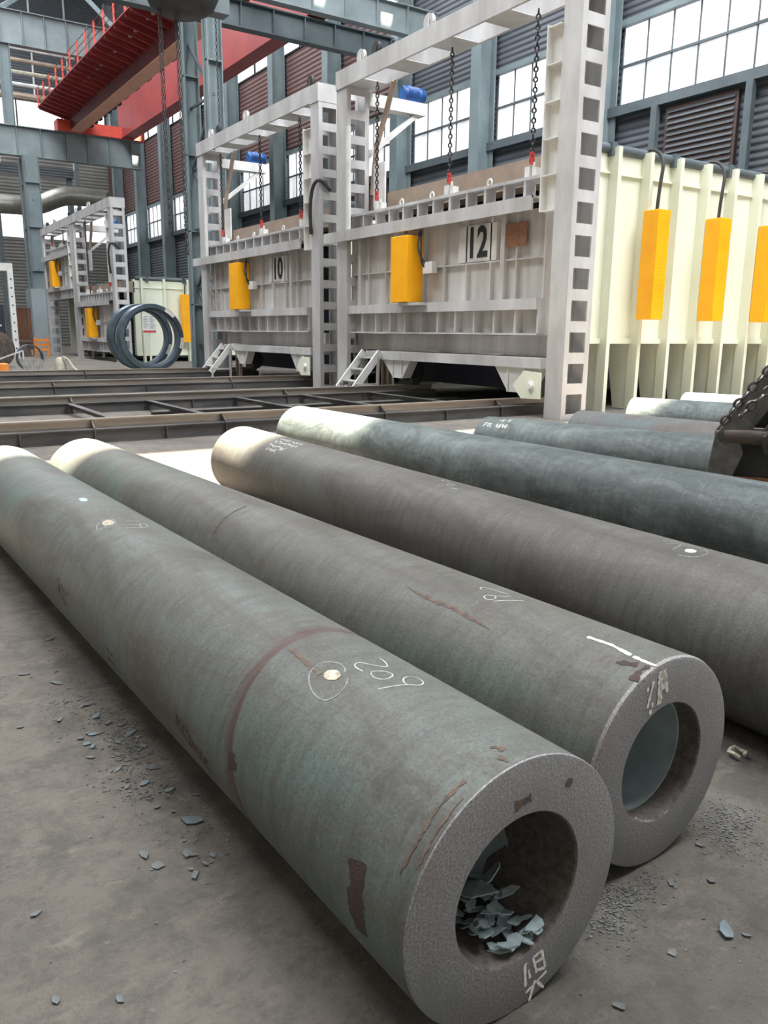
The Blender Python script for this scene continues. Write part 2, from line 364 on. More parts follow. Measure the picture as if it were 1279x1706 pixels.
# end wall
EX = -86.0
em = MB(); em.box(EX-.2, EX, -16, 24, 0, 10); em.box(EX-.2, EX, -16, 24, 13.6, 18.4)
structure('wall_back', em, 'grey_clad')
structure('trim_4', MB().box(EX-.2, EX, -16, 24, 22.2, ROOF), 'claddark')
for z0, z1, y0, y1 in ((10, 13.6, -16, 24), (18.4, 22.2, -16, 24)):
    nw += 1; fr = MB()
    for i in range(11): fr.box(EX-.15, EX-.05, y0+i*4-.06, y0+i*4+.06, z0, z1)
    o = structure('window_%d' % nw, fr, 'dark'); structure('pane', MB().box(EX-.25, EX-.2, y0, y1, z0, z1), 'pane_clear', o)
mb = MB()
for i in range(5): mb.box(EX+.02, EX+.1, 8.3+i*3.1, 8.45+i*3.1, 22.2, ROOF)
structure('trim_5', mb, 'white')

# ------------------------------------------------------------------ tubes
class Pipe:
    def __init__(s, X, Y, R, t): s.X, s.Y, s.R, s.t = X, Y, R, t; s.az = math.pi-t
def make_pipe(P, L, mat, label, r=.19, bev=.006):
    o = thing('steel_tube', label, 'steel tube', (P.X, P.Y, 0), 'thick-walled steel tubes laid on the floor', P.az)
    P.o = o; R = P.R; c = (0, 0, R); mb = MB(); n = 128
    prof = [(bev, R)]+[(L*i/24, R) for i in range(1, 24)]+[(L-bev, R)]
    mb.lathe(c, (1, 0, 0), prof, n); mb.cur = 1
    mb.lathe(c, (1, 0, 0), [(0, r+.004), (0, R-bev), (bev*.3, R-bev*.3), (bev, R)], n); mb.lathe(c, (1, 0, 0), [(L-bev, R), (L, R-bev), (L, r)], n); mb.cur = 2
    mb.lathe(c, (1, 0, 0), [(0, r+.004), (.004, r)]+[(L*i/12, r) for i in range(1, 13)], n)
    link('tube_body', mb, [mat, 'pipe_end', 'bore'], o); return o
def surf(P, s, phi, lift=.0012):
    a = R_(phi); q = P.R+lift
    return Vector((s, q*math.sin(a), P.R+q*math.cos(a)))
def resample(pts, step):
    out = [pts[0]]
    for a, b in zip(pts, pts[1:]):
        d = math.dist(a, b); k = max(1, int(d/step))
        for i in range(1, k+1): out.append(tuple(a[j]+(b[j]-a[j])*i/k for j in range(len(a))))
    return out
def smooth2(pts, it=2):
    for _ in range(it):
        q = [pts[0]]
        for a, b in zip(pts, pts[1:]):
            q.append(tuple(a[j]*.75+b[j]*.25 for j in range(2))); q.append(tuple(a[j]*.25+b[j]*.75 for j in range(2)))
        q.append(pts[-1]); pts = q
    return pts
def ribbon(mb, P, pts, w, jit=.25, sm=True, lift=.0012, flat=False, taper=False):
    # pts: (s, phi) on the tube, or (side, z) on the near end face when flat
    if not flat: pts = [(s, R_(p)*P.R) for s, p in pts]
    if sm and len(pts) > 2: pts = smooth2(pts)
    pts = resample(pts, .008); n = len(pts); vs = []
    for i, q in enumerate(pts):
        a, b = pts[max(0, i-1)], pts[min(n-1, i+1)]; d = (b[0]-a[0], b[1]-a[1]); l = math.hypot(*d) or 1
        nx, ny = -d[1]/l, d[0]/l; ww = w*.5*(1+random.uniform(-jit, jit))
        if taper: ww *= .15+min(1, 2.2*min(i, n-1-i)/max(1, n*.5))
        for sg in (1, -1):
            x, y = q[0]+nx*ww*sg, q[1]+ny*ww*sg
            vs.append(Vector((-lift, x, P.R+y)) if flat else surf(P, x, math.degrees(y/P.R), lift))
    mb.add(vs, [(2*i, 2*i+1, 2*i+3, 2*i+2) for i in range(n-1)])
    return mb
def mark(P, name, strokes, w, mat, label=None, jit=.25, **k):
    if name in ('rust_patch', 'chipped_edge', 'chipped_rim', 'rim_scratch', 'chalk_loop'):
        for st in strokes:
            o = link(name, ribbon(MB(), P, st, w, jit, **k), mat, P.o)
            if label: o['label'] = label
        return o
    mb = MB()
    for st in strokes: ribbon(mb, P, st, w, jit, **k)
    o = link(name, mb, mat, P.o)
    if label: o['label'] = label
    return o
def spot(P, name, s, phi, a, b, mat, label):
    mb = MB(); vs = [surf(P, s, phi, .0016)]
    for i in range(28):
        an = 2*math.pi*i/28; j = 1+random.uniform(-.06, .06)
        vs.append(surf(P, s+a*math.cos(an)*j, phi+math.degrees(b*math.sin(an)*j/P.R), .0016))
    mb.add(vs, [(0, 1+i, 1+(i+1) % 28) for i in range(28)], True)
    o = link(name, mb, mat, P.o); o['label'] = label

P1 = Pipe(-1.188, 1.177, .334, -.029); P2 = Pipe(-1.38, 1.935, .335, -.0445); P3 = Pipe(-1.2, 3.051, .335, .030)
P4 = Pipe(-1.6, 4.926, .335, -.018); P5 = Pipe(-2.0, 7.55, .335, -.285); P6 = Pipe(-2.0, 8.50, .335, -.172)
P7 = Pipe(-2.7, 11.86, .335, -.340); P8 = Pipe(-2.6, 13.16, .335, -.251)
make_pipe(P1, 5.95, 'pipe_a', 'nearest thick-walled steel tube, grey-green scale, chalk 209 and heap of flakes in its bore', .192, .005)
make_pipe(P2, 5.90, 'pipe_b', 'second thick-walled steel tube with white paint slash and brush strokes on its near rim', .189, .014)
make_pipe(P3, 6.26, 'pipe_c', 'third steel tube from the front, brownish grey, dense chalk scribble at its sunlit far end', .19)
make_pipe(P4, 7.60, 'pipe_d', 'fourth steel tube from the front, mottled green scale with sunlit far end', .19)
make_pipe(P5, 5.25, 'pipe_d', 'dark green steel tube with short white writing on its far end, behind the fourth tube', .19)
make_pipe(P6, 5.15, 'pipe_e', 'rust-blotched steel tube just beyond the green tube with short white writing', .19)
make_pipe(P7, 5.80, 'pipe_d', 'steel tube with a sunlit rounded far end, second from the back of the row', .19)
make_pipe(P8, 6.10, 'pipe_d', 'rearmost steel tube of the row, lying nearest the cream furnace wall', .19)

# chalk, paint and wear on the nearest tube
spot(P1, 'ground_spot', .664, 17.9, .030, .022, 'ground', 'bright ground metal spot')
mark(P1, 'chalk_loop', [[(.743, 21.5), (.75, 16), (.729, 11.7), (.694, 9.1), (.655, 10.8), (.646, 12.6)], [(.743, 21.5), (.725, 25.6), (.685, 29.2), (.646, 31.2), (.605, 31.6), (.581, 29.6), (.571, 24.1), (.586, 18.3), (.61, 14.6)]], .0035, 'chalk_thin', 'thin chalk loop round the ground spot', .4)
mark(P1, 'chalk_number', [[(.609, 5.9), (.644, 6.4), (.664, 4.8), (.667, 1.6), (.631, -1.3), (.602, -5), (.6, -7.9), (.639, -10.6), (.669, -10.8)],
     [(.592, 2.7), (.579, 5), (.552, 5.7), (.526, 3.1), (.53, -2), (.55, -4.3), (.577, -1.9), (.592, 2.7)],
     [(.497, 10.5), (.483, 4.9), (.468, -2.2), (.445, -7.4), (.464, -12.2), (.5, -13.6), (.516, -9.6), (.508, -5.4), (.485, -2.6), (.467, -2.6)]], .0038, 'chalk', 'handwritten chalk number 209')
mark(P1, 'rust_streak', [[(.903, 18.6), (.835, 19.2), (.762, 20.8), (.7, 21.4)]], .012, 'rust_orange', 'orange rust line running to the ground spot', .6)
mark(P1, 'rust_patch', [[(.20, 74), (.185, 82), (.19, 92), (.175, 104)]], .06, 'rust', 'dark red-brown rust patch low on the side', .25, lift=.0009)
mark(P1, 'rust_patch', [[(1.30, 92), (1.22, 97), (1.15, 100), (1.05, 104)], [(.86, 80), (.84, 88)]], .05, 'rust', None, .6, lift=.0009)
mark(P1, 'rust_patch', [[(2.1, 98), (2.0, 102)], [(2.9, 84), (2.7, 90)]], .06, 'rust', None, .6, lift=.0009)
mark(P1, 'rim_scratch', [[(.091, 5), (.075, 2), (.06, 4), (.069, .1)], [(.05, 7), (.03, 6)], [(.09, 3), (.062, 1)], [(.021, 5.8), (.028, 7)]], .010, 'rust_orange', 'pale rusty scratches at the rim', .7)
mark(P1, 'chipped_rim', [[(.05, 24), (.055, 40), (.05, 52), (.06, 66)], [(.02, 30), (.02, 60)]], .009, 'rust_orange', None, .8)
spot(P1, 'ground_spot', 2.83, 14.0, .05, .026, 'ground', 'bright ground metal spot farther up the tube')
mark(P1, 'chalk_loop', [[(2.803, 25.6), (2.867, 22.5), (2.904, 15), (2.86, 6.3), (2.781, 10.2), (2.777, 18.8), (2.803, 25.6)]], .006, 'chalk_thin', None, .4)
mark(P1, 'chalk_number', [[(2.773, 1.4), (2.755, -9.2)], [(2.711, 4.8), (2.66, -3.8)], [(2.655, 7.9), (2.589, -3.4), (2.63, -9.6), (2.704, -10.2), (2.687, -4.4), (2.597, -2.4)]], .007, 'chalk_thin', 'faint chalk number 611')
spot(P1, 'ground_spot', 3.43, 6.5, .05, .02, 'flake', 'faint pale spot')
ch = [[(755, 1080), (798, 1044)], [(763, 1108), (805, 1082)], [(770, 1146), (815, 1130)], [(797, 1044), (815, 1130)], [(752, 1082), (772, 1156)], [(711, 1115), (715, 1225)], [(711, 1118), (722, 1112)], [(730, 1143), (738, 1182)], [(716, 1258), (760, 1212), (822, 1150)], [(762, 1195), (733, 1300)], [(768, 1198), (808, 1234)]]
# affine from the sheet the strokes were traced on to (side, height) on the end face
def endmap(x, y):
    import_pts = ((755, 1080, -.058, -.209), (710, 1115, -.028, -.214), (735, 1300, -.052, -.331))
    (x0, y0, a0, b0), (x1, y1, a1, b1), (x2, y2, a2, b2) = import_pts
    det = (x1-x0)*(y2-y0)-(x2-x0)*(y1-y0); u = ((x-x0)*(y2-y0)-(x2-x0)*(y-y0))/det; v = ((x1-x0)*(y-y0)-(x-x0)*(y1-y0))/det
    return a0+u*(a1-a0)+v*(a2-a0), b0+u*(b1-b0)+v*(b2-b0)
mark(P1, 'painted_character', [[endmap(*q) for q in st] for st in ch], .0078, 'chalk_thick', 'white hand-painted character on the sawn end', .35, flat=True, sm=False)
mark(P1, 'rust_patch', [[(-.02, .235), (.03, .228)], [(-.14, .22), (-.15, .24)]], .02, 'rust_orange', None, .6, flat=True)
# second tube
mark(P2, 'chalk_number', [[(.804, 2.6), (.822, 1.5), (.822, -2), (.782, -3.1), (.736, -4.2), (.705, -5.8)], [(.684, -3.1), (.713, 3.8), (.747, 5.8), (.753, 9.1), (.726, 11.6), (.703, 9.6), (.704, 5.9), (.728, 4)], [(.692, 10.6), (.622, -3.4)]], .0038, 'chalk', 'handwritten chalk number 197')
mark(P2, 'scar', [[(1.075, 26.7), (1.013, 28.6), (.941, 28.6), (.884, 29.5), (.829, 28.4), (.76, 29), (.701, 30.2), (.648, 30.7), (.586, 32.1)]], .014, 'rust_orange', 'long rusty scar along the flank', .8, taper=True)
mark(P2, 'paint_slash', [[(.269, 9.8), (.181, 8.7), (.097, 11.0)], [(.088, 11.2), (.051, 11.7), (.006, 11.8)]], .012, 'chalk_thick', 'thick white paint slash along the top', .3, sm=False)
mark(P2, 'paint_strokes', [[(.055, .312), (.053, .27), (.05, .206)], [(.046, .312), (.043, .25), (.047, .21)], [(.039, .311), (.026, .27), (.013, .236)], [(.036, .30), (.03, .25)]], .016, 'chalk_thick', 'white paint brush strokes on the sawn end', .5, flat=True, sm=False, lift=.0018)
mark(P2, 'paint_strokes', [[(.084, .288), (.098, .235), (.104, .209)], [(.089, .20), (.086, .185)], [(.083, .222), (.079, .205)], [(.11, .275), (.108, .262)]], .009, 'chalk_thick', None, .5, flat=True, sm=False, lift=.0018)
mark(P2, 'rust_patch', [[(.02, 14), (.03, 20), (.02, 27)], [(.11, 20), (.05, 16)]], .02, 'rust', None, .7)
mark(P2, 'rust_patch', [[(2.62, 12), (2.64, 30), (2.62, 52)]], .012, 'rust', 'thin rusty groove round the tube', .7)
mb = MB(); mb.lathe((0, 0, P2.R), (1, 0, 0), [(.075, .1885), (.075, .181), (.6, .183), (1.6, .183), (3, .183), (3, .1885)], 96)
o = link('scale_lining', mb, 'lining', P2.o); o['label'] = 'blue-grey scale crust lining the bore'
mark(P2, 'chipped_edge', [[(.095, -.155), (.06, -.175), (.02, -.186)], [(.12, -.14), (.1, -.152)], [(-.05, -.178), (-.03, -.184)]], .006, 'chalk', None, .7, flat=True)
# third tube
spot(P3, 'ground_spot', .922, 7.6, .026, .022, 'white', 'bright ground metal spot')
mark(P3, 'chalk_loop', [[(.995, 12.6), (.997, -1.8), (.919, -5.7), (.847, 2.2), (.854, 15.7), (.936, 18.3)]], .004, 'chalk_thin', None, .4)
mark(P3, 'chalk_number', [[(1.10, 2), (1.04, -4)], [(1.06, 6), (1.02, -2), (1.0, 3)]], .005, 'chalk_thin', None, .4)
sc = []
rs = random.Random(3)
for row, (ph, s0, s1) in enumerate(((8, 4.78, 5.22), (19, 4.80, 5.2), (30, 4.86, 5.2), (37, 4.98, 5.16))):
    s = s1
    ln = []
    while s > s0:
        ln += [(s+rs.uniform(-.02, .02), ph+rs.uniform(-4, 4)) for _ in range(4)]; s -= .05
    sc.append(ln)
for ln in sc: mark(P3, 'chalk_writing', [ln], .008, 'chalk', 'dense scrawl of chalk writing', .5, sm=False)
mark(P3, 'chalk_number', [[(2.87, -3), (2.84, 3), (2.80, -1), (2.83, -4)], [(2.76, 5), (2.70, 2), (2.68, 8), (2.74, 10)], [(2.66, 14), (2.6, 12)]], .009, 'chalk_thin', None, .4)
mark(P3, 'rust_patch', [[(.28, 40), (.2, 44)], [(.1, 60), (.05, 66)]], .02, 'rust_orange', None, .8)
# fourth and fifth
spot(P4, 'ground_spot', 7.33, 2, .06, .03, 'dark', 'small dark hole in the scale')
def glyphs(txt, s, ph, ds, dp):
    G = {'P': [[(0, 0), (0, 1), (.6, 1), (.6, .5), (0, .5)]], 'Y': [[(0, 1), (.3, .5), (.6, 1)], [(.3, .5), (.2, 0)]], 'L': [[(0, 1), (0, 0), (.5, 0)]], '4': [[(.1, 1), (0, .4), (.6, .4)], [(.45, .8), (.45, 0)]], '6': [[(.5, 1), (0, .5), (.1, 0), (.5, .1), (.5, .45), (.05, .45)]], '0': [[(0, .5), (.3, 1), (.6, .5), (.3, 0), (0, .5)]], '-': [[(0, .5), (.5, .5)]], '5': [[(.6, 1), (0, 1), (0, .55), (.5, .5), (.5, .1), (0, 0)]], '8': [[(.3, .5), (.6, .8), (.3, 1), (0, .8), (.6, .2), (.3, 0), (0, .2), (.3, .5)]], ' ': []}
    out = []
    for c in txt:
        for st in G[c]: out.append([(s-x*ds, ph-y*dp) for x, y in st])
        s -= ds*.95
    return out
mark(P5, 'painted_writing', glyphs('PYL 4640', 5.16, 42, .040, 10)+glyphs('-6-5', 5.02, 23, .040, 9), .012, 'chalk', 'small white painted writing', .3, sm=False)

# flakes
def flake_mb(size, rnd, thick=.006, bend=0.0):
    n = rnd.randint(5, 8); pts = []; el = rnd.uniform(.35, .8)
    for i in range(n):
        a = 2*math.pi*i/n+rnd.uniform(-.3, .3); q = size*rnd.uniform(.6, 1)
        pts.append(Vector((q*math.cos(a), q*math.sin(a)*el, 0)))
    for q in pts: q.z = bend*(q.x*q.x)/max(size, .01)
    return pts, thick
rn = random.Random(11)
def flake(name, loc, size, label, group, mat='flake', tilt=(0, 0, 0), thick=.006):
    pts, th = flake_mb(size, rn, thick, rn.uniform(-.15, .15))
    from mathutils import Euler
    M = Euler(tilt).to_matrix(); loc = Vector(loc)
    mb = MB(); mb.prism([loc+M@q for q in pts], M@Vector((0, 0, th)))
    return single(name, mb, mat, label, 'scale flake', loc, group)
def inbore(s, x, z):   # side offset and height above the bore's lowest line -> world
    M = Matrix.Rotation(P1.az, 4, 'Z'); return Vector((P1.X, P1.Y, 0))+M@Vector((s, x, P1.R-.192+z))
HEAP = 'scale flakes heaped inside the nearest tube'
for i in range(64):
    s = .012+.24*rn.random()**1.2; x = rn.uniform(-.085, .06)-.03*s; zf = .192-math.sqrt(max(0.0001, .192**2-x*x))
    z = zf+.006+rn.uniform(0, .06)*min(1, s/.06)
    flake('mill_scale_flake', inbore(s, x, z), rn.uniform(.02, .04), 'small blue-grey scale flake in the heap inside the nearest tube', HEAP, 'flake', (rn.uniform(-.5, .5), rn.uniform(-.5, .3), rn.uniform(0, 6)), .0035)
flake('mill_scale_sheet', inbore(.16, -.005, .092), .085, 'largest pale scale sheet lying on the heap inside the nearest tube', HEAP, 'flake', (.25, -.35, .5), .005)
flake('mill_scale_sheet', inbore(.17, -.07, .10), .05, 'pointed scale flake standing up from the heap in the nearest tube', HEAP, 'flake', (-.2, -.75, 1.3), .004)
flake('mill_scale_sheet', inbore(.13, -.10, .065), .04, 'slender scale sliver at the inner side of the heap in the nearest tube', HEAP, 'flake', (.2, -.3, 1.2), .004)
mb = MB()
for i in range(2):
    a0, a1, s0, s1 = ((-172, -108, .235, .8), (-112, -92, .215, .45))[i]
    q = [(s, a) for s in (s0, (s0+s1)/2, s1) for a in [a0+(a1-a0)*k/8 for k in range(9)]]
    rr = .180-.012*i
    vs = [Vector((s+(.02*math.sin(a*.13+i) if s < .3 else 0), rr*math.sin(R_(a)), P1.R+rr*math.cos(R_(a)))) for s, a in q]
    mb.add(vs, [(j*9+k, j*9+k+1, j*9+k+10, j*9+k+9) for j in range(2) for k in range(8)], True)
o = link('scale_lining', mb, 'lining', P1.o); o['label'] = 'loose blue-grey scale sheet clinging inside the bore'
# ------------------------------------------------------------------ loose scale on the floor
LF = 'scale flakes scattered left of the nearest tube'; RF = 'scale flakes on the floor right of the tube ends'
for x, y, s in [(-2.26, .61, .055), (-2.08, .71, .040), (-2.66, .74, .043), (-2.14, .79, .025), (-2.49, .87, .032), (-3.28, .73, .061), (-3.33, .59, .039), (-3.35, .44, .033), (-3.72, .66, .067), (-2.16, .28, .032), (-1.82, .26, .036), (-3.06, .81, .063), (-1.74, .39, .036), (-2.75, .80, .05), (-2.95, .62, .035), (-3.6, .85, .05), (-2.55, .72, .02), (-4.3, .75, .07), (-4.6, .9, .08), (-3.9, .55, .05)]+[(rn.uniform(-3.5, -2.1), rn.uniform(.62, .84), rn.uniform(.02, .045)) for _ in range(22)]:
    flake('mill_scale_flake', (x, y, .003), s*.62, 'small dark scale flake lying on the floor left of the nearest tube', LF, rn.choice(['flake_dark', 'flake_dark', 'flake_mid']), (rn.uniform(-.06, .06), rn.uniform(-.06, .06), rn.uniform(0, 6)), .003)
flake('mill_scale_flake', (-2.35, .80, .003), .052, 'largest pale green scale flake on the floor, beside the flank of the nearest tube', LF, 'flake_mid', (0, .05, .9), .004)
for x, y, s in [(-1.28, 1.89, .033), (-1.03, 1.88, .028), (-1.10, 1.66, .030), (-1.06, 1.40, .035), (-1.22, 2.0, .03), (-1.35, 2.12, .03)]:
    flake('mill_scale_flake', (x, y, .003), s*.62, 'small scale flake on the floor right of the tube ends', RF, 'flake_dark', (rn.uniform(-.06, .06), rn.uniform(-.06, .06), rn.uniform(0, 6)), .003)
flake('mill_scale_flake', (-1.07, 1.85, .004), .045, 'pale curled leaf-shaped scale flake on the floor at the right edge', RF, 'flake_mid', (.1, .05, 2.4), .004)
def debris(name, spots, label, sz):
    mb = MB()
    for x, y, sx, sy, n in spots:
        for _ in range(n):
            px, py = rn.gauss(x, sx), rn.gauss(y, sy)
            # keep clear of the tubes
            if abs(py-P1.Y-(P1.X-px)*math.tan(P1.t)) < .2 and px < P1.X+.02: continue
            if abs(py-P2.Y-(P2.X-px)*math.tan(P2.t)) < .2 and px < P2.X+.02: continue
            pts, th = flake_mb(rn.uniform(.4, 1)*sz, rn, .002)
            a = rn.uniform(0, 6); M = Matrix.Rotation(a, 3, 'Z') @ Matrix.Rotation(rn.uniform(-.35, .35), 3, 'X')
            mb.prism([Vector((px, py, sz*.16))+M@q for q in pts], M@Vector((0, 0, .002)))
    single(name, mb, 'flake_dark', label, 'scale debris', (spots[0][0], spots[0][1], 0), None, 'stuff')
debris('scale_debris', [(-2.95, .78, .16, .05, 190), (-3.3, .76, .3, .08, 150), (-2.68, .70, .08, .07, 70), (-4.6, .82, .5, .06, 80), (-2.3, .76, .12, .05, 30), (-2.4, .3, .6, .3, 18), (-3.6, .6, .5, .1, 50), (-1.8, .3, .4, .2, 8)], 'fine broken scale scattered over the floor left of the tubes', .010)
debris('scale_debris', [(-1.32, 1.72, .04, .08, 260), (-1.25, 1.60, .04, .04, 90), (-1.38, 2.32, .05, .07, 260), (-1.28, 2.22, .05, .05, 60), (-1.1, 1.8, .15, .2, 30)], 'fine broken scale in drifts on the floor right of the tube ends', .007)
mb = MB(); pts = [(-1.62+.03*math.cos(i), 2.73+.03*math.sin(i), .02+.006*math.sin(3*i)) for i in [k*.62 for k in range(10)]]
mb.tube(pts, .008, 6)
single('bent_wire_scrap', mb, 'canvas', 'small pale twisted scrap on the floor beside the third tube', 'scrap', (-1.62, 2.73, 0))

# ------------------------------------------------------------------ transfer track
def track(x, y0, y1, label, stiff, h=.20, gap=.0):
    o = thing('transfer_rail', label, 'rail', (x, y0, 0), 'car rails running in front of the furnaces')
    mb = MB(); mb.box(x-.02, x+.0, y0, y1, .012, h-.012).box(x-.16, x+.03, y0, y1, 0, .012).box(x-.22, x+.04, y0, y1, h-.014, h)
    link('lower_beam', mb, 'rail', o)
    mb = MB(); mb.box(x-.19, x-.165, y0, y1, h, h+.115).box(x-.235, x-.12, y0, y1, h+.115, h+.135)
    link('rail', mb, ['railtop'], o)
    for i, y in enumerate(stiff):
        mb = MB(); mb.prism([(x, y, .012), (x+.05, y, .012), (x+.05, y, h-.014), (x, y, h-.014)], (0, .018, 0))
        if i % 2: mb.prism([(x-.16, y, h), (x+.03, y, h), (x+.03, y, h+.02), (x-.13, y, h+.11), (x-.16, y, h+.11)], (0, .015, 0))
        link('stiffener', mb, 'rail', o)
track(-11.93, -6, 12.35, 'nearest transfer rail beam with wide ledge, just beyond the far tube ends', [1.9, 2.9, 3.95, 4.9, 6.5, 7.9, 9.25, 10.6, 12.0])
track(-16.35, -6, 12.35, 'second transfer rail beam from the tubes, with cross members in front', [1.2, 3.6, 6.0, 8.2, 10.2])
track(-21.3, -6, 12.35, 'third transfer rail beam from the tubes, leading under furnace 10', [2.0, 4.3, 6.6, 9.0, 11.0])
track(-26.8, -6, 12.35, 'farthest transfer rail beam, just in front of the two big rings', [3.0, 6.4, 9.8])
for i, (y, w) in enumerate(((3.55, 'leftmost'), (5.1, 'second from the left'), (7.0, 'third from the left'), (8.6, 'fourth from the left'), (10.4, 'at the furnace mouth'))):
    mb = MB(); mb.box(-16.31, -12.16, y-.01, y+.01, .115, .185).box(-16.31, -12.16, y-.06, y+.06, .185, .2)
    single('cross_member', mb, 'rail', 'flanged cross member between the first two rails, '+w, 'beam', (-14.2, y, 0), 'cross members between the front rails')
mb = MB(); mb.box(-15.0, -14.9, 4.7, 12.0, 0, .10).box(-15.06, -14.84, 4.7, 12.0, .10, .112)
single('guide_channel', mb, 'rail', 'low channel lying between the first two rails and parallel to them', 'beam', (-14.95, 8, 0))

# ------------------------------------------------------------------ furnaces
def text_mb(txt, size, ext):
    c = bpy.data.curves.new('t', 'FONT'); c.body = txt; c.size = size; c.extrude = ext; c.align_x = 'CENTER'; c.align_y = 'CENTER'; c.offset = size*.026; c.resolution_u = 4
    o = bpy.data.objects.new('t', c); COL.objects.link(o); dg = bpy.context.evaluated_depsgraph_get()
    me = bpy.data.meshes.new_from_object(o.evaluated_get(dg)); vs = [v.co.copy() for v in me.vertices]; fs = [list(p.vertices) for p in me.polygons]
    bpy.data.objects.remove(o); bpy.data.curves.remove(c); bpy.data.meshes.remove(me); return vs, fs
GY = 11.2
def ladder_side(mb, x0, x1, y0, y1, z0, z1, pitch=.575, hole=.37, first=.1):
    mb.box(x0, x1, y0, y0+.07, z0, z1).box(x0, x1, y1-.07, y1, z0, z1)
    z = z0
    nz = first
    while z < z1:
        mb.box(x0, x1, y0+.07, y1-.07, z, min(nz, z1)); z = nz+hole; nz += pitch
def tower_mb(x0, x1, y0, y1, z1):
    mb = MB(); mb.box(x0, x1, y0, y0+.05, 0, z1).box(x0, x1, y1-.05, y1, 0, z1)
    ladder_side(mb, x1-.035, x1, y0+.05, y1-.05, 0, z1); ladder_side(mb, x0, x0+.035, y0+.05, y1-.05, 0, z1)
    return mb
def gantry(Xr, Wd, H, where, motor=True, big=True):
    o = thing('lifting_gantry', 'tall silver lifting gantry '+where, 'gantry', (Xr-Wd/2, GY, 0), 'furnace door lifting gantries')
    xl = Xr-Wd; y1 = GY+.66
    link('tower', tower_mb(Xr-.45, Xr, GY, y1, H-.45), 'silver', o); link('tower', tower_mb(xl, xl+.5, GY, y1, H-.4), 'silver', o)
    mb = MB(); mb.box(xl, Xr-.45, GY-.03, GY+.03, H-.42, H).box(xl, Xr-.45, y1+.03, y1+.09, H-.42, H)
    k = int(Wd/1.45)
    for i in range(k):
        x = xl+.5+(Xr-xl-1.4)*i/(k-1); mb.box(x, x+.75, GY+.03, y1+.03, H-.42, H-.40)
    mb.box(Xr-.46, Xr+.01, GY-.02, y1+.03, H-.45, H)
    link('top_beam', mb, 'silver', o)
    mb = MB(); mb.box(Xr-.79, Xr-.46, GY+.10, GY+.14, 3.8, 6.95).box(Xr-.79, Xr-.77, GY-.06, GY+.1, 3.8, 6.95)
    z = 3.8
    while z < 7: mb.box(Xr-.79, Xr-.46, GY-.04, GY+.1, z, z+.02); z += .62
    link('guide_channel', mb, 'white', o)
    mb = MB(); mb.box(xl+.5, xl+.62, GY-.02, GY+.05, 4.0, 6.6); link('guide_channel', mb, 'white', o)
    if motor:
        mb = MB(); mb.box(xl+.2, xl+.55, y1, y1+1.75, H-.78, H-.48); link('motor_bracket', mb, 'white', o)
        mb = MB(); mb.bar((xl+.4, y1+1.5, H-.78), (xl+.4, y1, H-1.95), .16, .12); link('brace', mb, 'white', o)
        mb = MB(); mb.tube([(xl+1.55, y1+.05, H-.42), (xl+1.15, y1+.1, H-1.0), (xl+.7, y1+.1, H-1.75), (xl+.52, y1+.1, H-2.9)], .07, 8); link('brace', mb, 'tan', o)
        mx, my, mz = xl+.35, y1+1.35, H-.27
        mb = MB(); mb.lathe((mx, my-.25, mz), (0, 1, 0), [(0, 0), (0, .15), (.06, .2), (.1, .2)]+[(.1+.03*i, .2 if i % 2 else .175) for i in range(14)]+[(.55, .2), (.6, .17), (.68, .17), (.72, 0)], 20)
        mb.box(mx-.12, mx+.12, my-.2, my+.3, mz-.22, mz-.1).box(mx-.28, mx-.15, my, my+.2, mz-.08, mz+.1)
        link('motor', mb, 'motor', o)
    for i, f in enumerate((.12, .2, .45, .93)):
        x = xl+Wd*f
        mb = MB(); mb.lathe((x, GY+.12, H+.14), (0, 1, 0), [(-.04, 0), (-.04, .17), (-.015, .12), (.015, .12), (.04, .17), (.04, 0)], 20).box(x-.06, x+.06, GY+.03, GY+.07, H, H+.2).box(x-.06, x+.06, GY+.17, GY+.21, H, H+.2)
        link('chain_pulley', mb, 'dark' if i % 2 else 'silver', o)
    if big:
        mb = MB(); mb.box(xl+.75, xl+1.25, GY+.65, GY+.7, 4.7, 5.75); link('cover_plate', mb, 'white', o)
        mb = MB(); p = [(Xr-.4, GY-.04, 4.2), (Xr-.25, GY-.15, 4.9), (Xr-.1, GY-.15, 5.4), (Xr+.06, GY-.02, 5.6), (Xr+.08, GY+.3, 5.3)]
        if motor == 'hose': link('hose', MB().tube(smooth3(p), .05, 8), 'dark', o)
    return o
def smooth3(pts, it=2):
    pts = [Vector(q) for q in pts]
    for _ in range(it):
        q = [pts[0]]
        for a, b in zip(pts, pts[1:]): q += [a*.75+b*.25, a*.25+b*.75]
        q.append(pts[-1]); pts = q
    return pts
